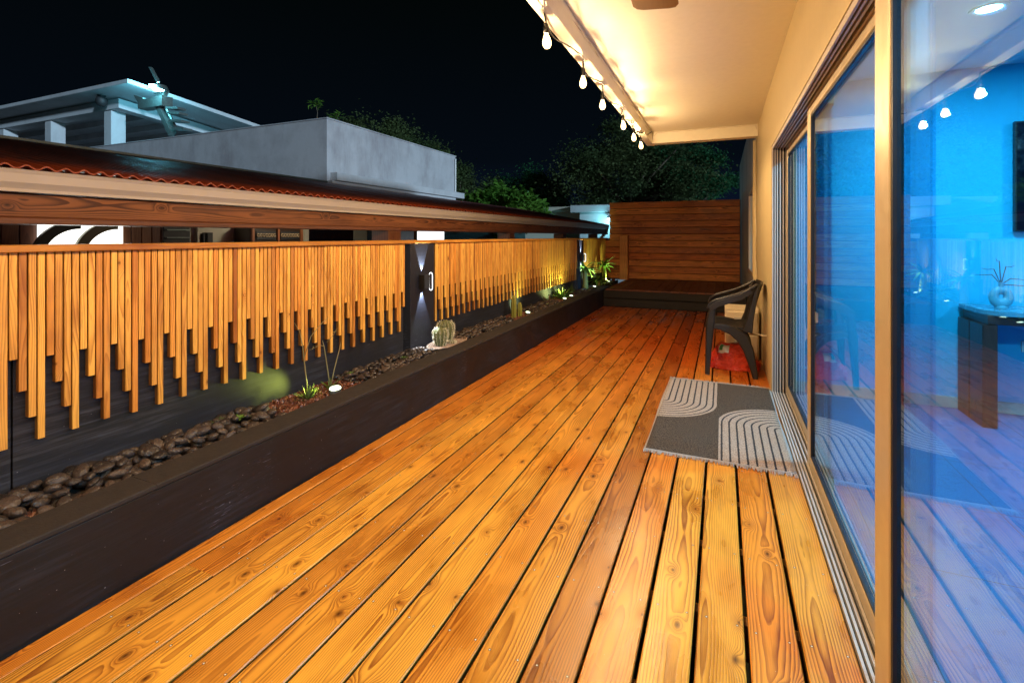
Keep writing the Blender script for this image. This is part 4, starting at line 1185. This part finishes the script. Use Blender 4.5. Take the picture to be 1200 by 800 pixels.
# carved cabinet
a, b = seg(273, 335, XN); cb = thing('carved_cabinet', 'dark carved wooden cabinet with scrolled fretwork doors under the carport', 'cabinet', (XN + .2, (a + b) / 2, -0.6))
m = MB(); m.box(XN + .01, XN + .30, a, b, -0.6, H + .12, ch=.01, axis='z'); part(m, 'body', plain('very_dark_wood', (0.030, 0.016, 0.010), .45, var=.4), cb)
mid_ = (a + b) / 2
for (q0, q1) in ((a + .08, mid_ - .04), (mid_ + .04, b - .06)):
    m = MB(); m.box(XN + .301, XN + .312, q0, q1, H - .04, H + .065, axis='y'); f_ = part(m, 'fretwork_panel', M['dark'], cb)
    m = MB(); n = 7
    for k in range(n):
        yc = q0 + (q1 - q0) * (k + .5) / n; rr = (q1 - q0) / n * .46
        m.tube([(XN + .318, yc + rr * math.cos(an), H + .015 + rr * .9 * math.sin(an) * (1 if k % 2 else -1)) for an in [R(40 + 30 * q) for q in range(10)]], 0.007, 6)
    sub(m, 'scroll', plain('worn_gilt_wood', (0.33, 0.24, 0.14), .5), cb, f_)
m = MB()
for y in (a + .01, mid_ - .02, b - .04): m.box(XN + .301, XN + .33, y, y + .03, -.5, H + .10, axis='z')
part(m, 'stile', M['beamwood'], cb)
# wall lantern bits
a, b = seg(236, 243, XN); lt = MB(); lt.box(XN + .005, XN + .10, a, b, H - .12, H + .045, ch=.006); lt.box(XN + .02, XN + .08, a - .03, a - .002, H - .1, H + .03)
tag(lt.build('meter_box', M['dark']), 'small dark box on the pale neighbour wall left of the carved cabinet', 'box')
L = bpy.data.lights.new('yard_lamp', 'POINT'); L.energy = 14; L.color = (1.0, .86, .62); L.shadow_soft_size = .1
yl = thing('yard_lamp', 'small lamp under the neighbour carport roof', 'lamp', (-4.6, 4.6, 1.78))
m = MB(); m.lathe([(.05, .12), (.06, .05), (.045, .03)], n=16); m.build('base', M['white'], yl, smooth=True)
m = MB(); m.lathe([(.04, .028), (.045, 0.0), (.02, -.02)], n=16); m.build('bulb', emis('soft_lamp_glow', (1, .86, .6), 5), yl, smooth=True)
o = bpy.data.objects.new('yard_lamp_light', L); C.objects.link(o); o.parent = yl; o.location = (0, 0, -.06)

# ------------------------------------------------------------------ concrete block building, terrace, floodlight
bl = thing('concrete_building', 'large pale concrete block building with stained walls and a ledge rising behind the carport', 'building', (-8, 8.5, 0))
m = MB(); m.box(-14.6, -6.2, 6.38, 10.75, -0.6, 3.31, axis='x'); part(m, 'wall', M['concrete'], bl)
m = MB(); m.box(-14.62, -6.185, 6.365, 10.77, 3.312, 3.335, ch=.006, axis='x'); part(m, 'coping', M['concrete'], bl)
m = MB(); m.box(-6.198, -6.05, 6.46, 10.95, 2.26, 2.40, ch=.008, axis='y'); m.box(-6.198, -6.10, 6.40, 10.6, 2.12, 2.255, ch=.006, axis='y'); part(m, 'ledge', M['white_build'], bl)
m = MB(); m.tube([(-6.17, 10.70, 2.42), (-6.17, 10.70, 3.25)], .02, 8); part(m, 'pipe', M['white'], bl)
# weeds on the roof
for (x, y, hh, lab) in ((-6.6, 6.55, .34, 'small leafy weed growing on top of the concrete building at its corner'), (-6.45, 6.9, .20, 'lower leafy weed beside the taller one on the concrete building')):
    wd = thing('roof_weed', lab, 'plant', (x, y, 3.33)); random.seed(int(hh * 100))
    m = MB(); m.tube([(0, 0, 0), (.02, 0, hh * .5), (-.03, 0, hh)], [.008, .006, .003], 6); m.build('stem', M['bark'], wd)
    m = MB()
    for _ in range(40):
        m.blade((-.03 + random.uniform(-.1, .1), random.uniform(-.08, .08), hh + random.uniform(-.09, .04)), (random.uniform(-1, 1), random.uniform(-1, 1), random.uniform(-.3, .6)), .08, .035, .3, 3)
    m.build('foliage', M['leaf_lit'], wd)

tr = thing('roof_terrace', 'open white roof terrace with square columns and flat roof lit cyan', 'terrace', (-16, 9, 3.3))
def cx(px, Y):   # lateral position for a bearing
    r = (px - 600) / 570.0; return Y * (r * 0.918 - 0.396) / (0.918 + r * 0.396)
YT = 7.45
def tilt(mb): mb.v = [(x, y, z - 0.097 * (y - 6.9)) for x, y, z in mb.v]     # the roof falls away to the back
m = MB(); m.box(-26, -6.25, 6.9, 22, -0.6, 3.25, axis='x'); m.v = [(x, y, z) if True else None for (x, y, z) in m.v]
m = MB(); m.box(-32, -14.65, 7.0, 16, -0.6, 3.28, axis='x'); part(m, 'storey', M['concrete'], tr)
for px in (2, 57, 127):
    x = cx(px, YT); m = MB(); m.box(x - .16, x + .16, YT - .02, YT + .32, 3.29, 4.55, ch=.01, axis='z'); part(m, 'column', M['white_build'], tr)
for (x, y) in ((-15.0, 12.5), (-19.5, 12.5), (-26.5, 12.5)):
    m = MB(); m.box(x - .18, x + .18, y - .18, y + .18, 3.29, 4.07, ch=.01, axis='z'); part(m, 'column', M['white_build'], tr)
m = MB()
m.box(-34, -14.1, YT - .05, YT + .28, 4.62, 4.86, axis='x'); m.box(-14.42, -14.1, YT + .282, 20, 4.62, 4.86, axis='y')
m.box(-34, -14.43, 12.3, 12.7, 4.62, 4.86, axis='x')
for k in range(6): m.box(-33, -14.43, YT + 1.0 + k * .75, YT + 1.12 + k * .75, 4.74, 4.898, axis='x')
tilt(m); part(m, 'roof_beam', M['white_build'], tr)
m = MB(); m.box(-35, -12.8, YT - .55, 20.5, 4.90, 5.0, ch=.01, axis='x'); tilt(m); part(m, 'flat_roof', M['white_build'], tr)

def pt(px, py, Y):
    r = (px - 600) / 570.0; x = Y * (r * 0.918 - 0.396) / (0.918 + r * 0.396); dd = Y * .918 - x * .396
    return Vector((x, Y, H + (277 - py) * dd / 570.0))
YF = 7.1
fl = thing('floodlight', 'cyan glowing floodlight on a slanted bracket with a small panel above the concrete building', 'floodlight', pt(188, 155, YF))
def fr_(px, py, dy=0.0): return pt(px, py, YF + dy)
m = MB(); a_, b_ = fr_(184, 118), fr_(202, 157)
m.tube([a_, b_], 0.09, 4); m.tube([fr_(190, 118), fr_(206, 150)], 0.03, 6); part(m, 'mast', M['metal'], fl)
m = MB(); q = [fr_(160, 113), fr_(168, 120), fr_(168, 128), fr_(195, 124), fr_(198, 113), fr_(183, 110), fr_(182, 117)]
c0 = sum(q, Vector()) / len(q)
def slab(poly, th):
    n = len(poly); vs = [p_ + Vector((0, -th, 0)) for p_ in poly] + [p_ + Vector((0, th, 0)) for p_ in poly]
    return vs, [tuple(range(n)), tuple(range(n, 2 * n))[::-1]] + [(i, i + n, (i + 1) % n + n, (i + 1) % n) for i in range(n)]
m.add(*slab([fr_(168, 119), fr_(168, 129), fr_(196, 125), fr_(196, 113)], .12)); m.add(*slab([fr_(159, 112), fr_(168, 128), fr_(170, 115)], .05)); m.add(*slab([fr_(182, 110), fr_(192, 116), fr_(196, 106)], .05)); part(m, 'bracket', M['metal'], fl)
m = MB()
for (x, y) in ((199, 126), (201, 132), (203, 141), (206, 150)):
    m.add(*slab([fr_(x, y), fr_(x + 14, y + .5), fr_(x + 14, y + 3), fr_(x, y + 2.5)], .10))
part(m, 'step', M['metal'], fl)
m = MB(); m.add(*slab([fr_(175.5, 79), fr_(177.5, 79), fr_(186.5, 96), fr_(184.5, 97)], .03)); part(m, 'solar_panel', M['metal'], fl)
cl_ = fr_(188, 103.5, -0.15)
m = MB(); m.lathe([(.001, -.045), (.11, -.045), (.15, -.01), (.12, .06), (.001, .08)], cl_, 20); part(m, 'lamp_head', M['metal'], fl, smooth=True, sharp=40)
m = MB(); m.lathe([(.001, -.062), (.09, -.060), (.105, -.046), (.001, -.0455)], cl_ + Vector((0, -.04, 0)), 20); m.v = [(x, y, z) for x, y, z in m.v]; part(m, 'lens', M['led_cyan'], fl, smooth=True)
m = MB(); m.lathe([(.001, -.05), (.07, -.03), (.08, 0), (.07, .03), (.001, .05)], cl_ + Vector((0, -.16, 0)), 20); part(m, 'front_lens', M['led_cyan'], fl, smooth=True)
for (off, en) in ((Vector((.0, -.35, -.05)), 22), (Vector((-.6, .25, .1)), 50)):
    L = bpy.data.lights.new('flood_light', 'POINT'); L.energy = en; L.color = (.18, .75, 1.0); L.shadow_soft_size = .08
    o = bpy.data.objects.new('flood_light', L); C.objects.link(o); o.parent = fl; o.location = cl_ + off - fl.location
sc_ = thing('security_camera', 'small dark dome security camera hanging at the terrace roof corner', 'camera', pt(119, 108, 7.2))
m = MB(); m.lathe([(.001, 0), (.09, 0), (.09, -.10), (.05, -.14)], n=18); m.lathe([(.10, -.14), (.13, -.20), (.12, -.30), (.06, -.36), (.001, -.37)], n=18); m.build('body', M['dark'], sc_, smooth=True, sharp=40)

# far cream / cyan building
fb = thing('far_building', 'low cream building with parapet cap lit cyan on its right face beyond the carport', 'building', (-6, 22, 0))
m = MB(); m.box(-20, -5.46, 20, 26, -0.6, 2.34, axis='x'); part(m, 'wall', M['cream_build'], fb)
m = MB(); m.box(-20, -5.62, 19.85, 26.1, 2.342, 2.56, ch=.02, axis='x'); part(m, 'parapet', M['cream_build'], fb)
fb2 = thing('far_annex', 'small white annex lit by a cyan lamp beside the board screen', 'building', (-4, 20, 0))
m = MB(); m.box(-5.40, -1.5, 19.6, 25, -0.6, 2.28, axis='x'); part(m, 'wall', M['white_build'], fb2)
m = MB(); m.box(-5.75, -1.3, 19.42, 25.1, 2.282, 2.58, ch=.02, axis='x'); part(m, 'parapet', M['white_build'], fb2)
lp = pt(714, 255, 19.3); wlp = thing('annex_lamp', 'cyan lamp on the white annex wall beside the board screen', 'wall lamp', lp)
m = MB(); m.lathe([(.001, .06), (.09, .04), (.10, -.02), (.001, -.03)], n=16); m.build('cap', M['dark'], wlp, smooth=True)
m = MB(); m.lathe([(.085, -.03), (.07, -.08), (.001, -.10)], n=16); m.build('bulb', emis('cyan_white_glow', (.55, .95, 1), 12), wlp, smooth=True)
L = bpy.data.lights.new('annex_light', 'POINT'); L.energy = 30; L.color = (.25, .85, 1.0); L.shadow_soft_size = .08
o = bpy.data.objects.new('annex_light', L); C.objects.link(o); o.parent = wlp; o.location = (0, -.12, -.12)

# ------------------------------------------------------------------ trees
def tree(name, lab, x, y, h_, cr, n_cl, leaf, mat, seed, trunk=True, squash=.75, leaves=220, base=-0.6, leafl=0.16, crown_low=0.35):
    random.seed(seed); tr_ = thing(name, lab, 'tree', (x, y, base), 0, 'dark trees beyond the houses')
    cents = []
    for i in range(n_cl):
        while True:
            p_ = Vector((random.uniform(-1, 1), random.uniform(-1, 1), random.uniform(-1, 1)))
            if p_.length < 1 and p_.length > .25: break
        c = Vector((p_.x * cr, p_.y * cr, h_ - cr * squash + p_.z * cr * squash)); cents.append((c, cr * random.uniform(.16, .32)))
    m = MB(); top = Vector((0.2, 0.1, h_ - cr * squash * 1.1))
    m.tube([(0, 0, 0), (.1, .05, h_ * .25), (.0, .1, h_ * .4), top], [cr * .085, cr * .07, cr * .06, cr * .035], 9)
    for (c, r) in cents[::2]:
        st = Vector((0, 0.08, h_ * random.uniform(.3, .55))); md = st.lerp(c, .55) + Vector((random.uniform(-.2, .2), random.uniform(-.2, .2), .15))
        m.tube([st, md, c], [cr * .03, cr * .018, cr * .006], 6)
    m.build('trunk', M['bark'], tr_, smooth=True)
    m = MB()
    for (c, r) in cents:
        tone = rnd()
        for _ in range(int(leaves * 2.1)):
            d_ = Vector((random.gauss(0, 1), random.gauss(0, 1), random.gauss(0, .7))) * r * .52
            q = c + d_; e = Euler((random.uniform(-.9, .9), random.uniform(-.9, .9), rnd() * 6.28)).to_matrix()
            l_ = leafl * .80 * random.uniform(.6, 1.3); w_ = l_ * .32
            m.add([q, q + e @ Vector((l_ * .5, w_, 0)), q + e @ Vector((l_, 0, -.1 * l_)), q + e @ Vector((l_ * .5, -w_, 0))], [(0, 1, 2, 3)], rn=min(1, max(0, tone * .7 + rnd() * .3)))
    m.build('crown', mat, tr_)
def at(px, Y): return cx(px, Y)
tree('broad_tree', 'wide dark tree behind the concrete building', at(455, 17), 17, 6.9, 2.8, 46, .1, M['leaf_tree'], 21, leaves=300, leafl=.15)
tree('broad_tree', 'dark tree between the concrete building and the cream building', at(535, 21), 21, 5.4, 2.6, 40, .1, M['leaf_tree'], 22, leaves=300, leafl=.16)
tree('broad_tree', 'rounded bluish green tree in the middle above the carport end', at(625, 27), 27, 6.0, 2.7, 44, .1, M['leaf_tree2'], 23, leaves=320, leafl=.17)
tree('broad_tree', 'tall leafy tree rising behind the board screen and bulbs', at(735, 24), 24, 7.2, 3.5, 64, .1, M['leaf_tree'], 24, leaves=340, leafl=.17, squash=.78)
tree('broad_tree', 'bright leafy lower tree right above the board screen under the ceiling end', at(800, 25), 25, 6.2, 2.2, 40, .1, M['leaf_tree2'], 25, leaves=320, leafl=.17)
tree('leafy_shrub', 'bright green leafy shrub tops poking above the carport roof end', at(592, 15.5), 15.5, 3.75, 1.25, 34, .1, M['leaf_lit'], 26, leaves=80, leafl=.26)
tree('leafy_shrub', 'low dark shrubs seen through the gap under the carport beam', at(560, 12.5), 12.5, 2.0, 1.0, 18, .1, M['leaf_bright'], 27, leaves=90, leafl=.14)

# ------------------------------------------------------------------ interior furniture
cs = thing('console_table', 'dark wooden console table with pale rounded top behind the glass door', 'table', (2.2, 4.5, 0))
m = MB()
cn = [(2.9, 4.28), (2.9, 4.70)] + [(1.64, 4.70)] + [(1.64 + .14 - .14 * math.cos(R(a)), 4.42 - .14 * math.sin(R(a))) for a in range(0, 91, 10)]
vs = [Vector((x, y, .795)) for x, y in cn] + [Vector((x, y, .765)) for x, y in cn]; n = len(cn)
m.add(vs, [tuple(range(n))[::-1], tuple(range(n, 2 * n))] + [(i, (i + 1) % n, (i + 1) % n + n, i + n) for i in range(n)]); part(m, 'table_top', M['stone_top'], cs)
m = MB(); m.box(1.66, 2.88, 4.32, 4.69, .700, .763, ch=.004, axis='x'); part(m, 'apron', M['console'], cs)
for (x0, x1, y0, y1) in ((1.63, 1.71, 4.31, 4.50), (1.63, 1.71, 4.512, 4.69), (2.80, 2.88, 4.31, 4.69)):
    m = MB(); m.box(x0, x1, y0, y1, 0.001, .698, ch=.004, axis='z'); part(m, 'leg', M['console'], cs)
vz = thing('ring_vase', 'pale blue ceramic vase with a hole through it and dry twigs on the console table', 'vase', (1.785, 4.46, .796)); vz.scale = (.68, .68, .80)
m = MB(); secs = []
for k in range(37):
    a = 2 * math.pi * k / 36; cr_ = Vector((math.cos(a), 0, math.sin(a)))
    thick = .036 + .012 * (1 - math.sin(a)) / 2
    secs.append([Vector((0, 0, .105)) + cr_ * .058 * (1, 1, 1)[0] + (cr_ * math.cos(b) * thick + Vector((0, math.sin(b) * thick * .8, 0))) for b in [2 * math.pi * q / 12 for q in range(12)]])
m.ribbon(secs); m.lathe([(.05, .0), (.05, .02), (.035, .03)], n=20); m.lathe([(.024, .19), (.019, .215), (.024, .235), (.022, .234)], n=20); m.build('body', M['vase'], vz, smooth=True, sharp=50)
m = MB(); random.seed(6)
for (dx, dz) in ((-.20, .07), (-.15, .13), (.22, .03), (.28, -.04), (.12, .16), (-.03, .22)):
    pts = [(0, 0, .21), (dx * .35, .01, .24 + dz * .8), (dx * .7, 0.02, .235 + dz * .8), (dx, .03, .22 + dz)]
    m.tube(pts, [.004, .0045, .003, .001], 5)
m.build('twigs', M['twig'], vz, smooth=True)
tv = thing('wall_television', 'dark flat television on the blue wall inside the room', 'television', (2.4, 4.70, 1.75))
m = MB(); m.box(1.945, 3.2, 4.665, 4.70, 1.335, 2.13, ch=.004, axis='x'); part(m, 'casing', M['black_plastic'], tv)
m = MB(); m.box(1.955, 3.19, 4.660, 4.664, 1.347, 2.118, axis='x'); part(m, 'screen', M['tv'], tv)
ot = thing('wall_outlet', 'small socket plate low on the blue wall inside the room', 'outlet', (2.05, 4.715, .50))
m = MB(); m.box(2.0, 2.09, 4.710, 4.719, .46, .54, ch=.003); part(m, 'plate', M['white'], ot)
m = MB(); m.box(2.015, 2.035, 4.706, 4.7095, .485, .515); m.box(2.055, 2.075, 4.706, 4.7095, .485, .515); part(m, 'socket_holes', M['dark'], ot)

# ------------------------------------------------------------------ render
scene.render.engine = 'CYCLES'
cy = scene.cycles
cy.max_bounces = 8; cy.diffuse_bounces = 3; cy.glossy_bounces = 4; cy.transparent_max_bounces = 16; cy.transmission_bounces = 4
cy.sample_clamp_indirect = 4.0; cy.caustics_reflective = False; cy.caustics_refractive = False
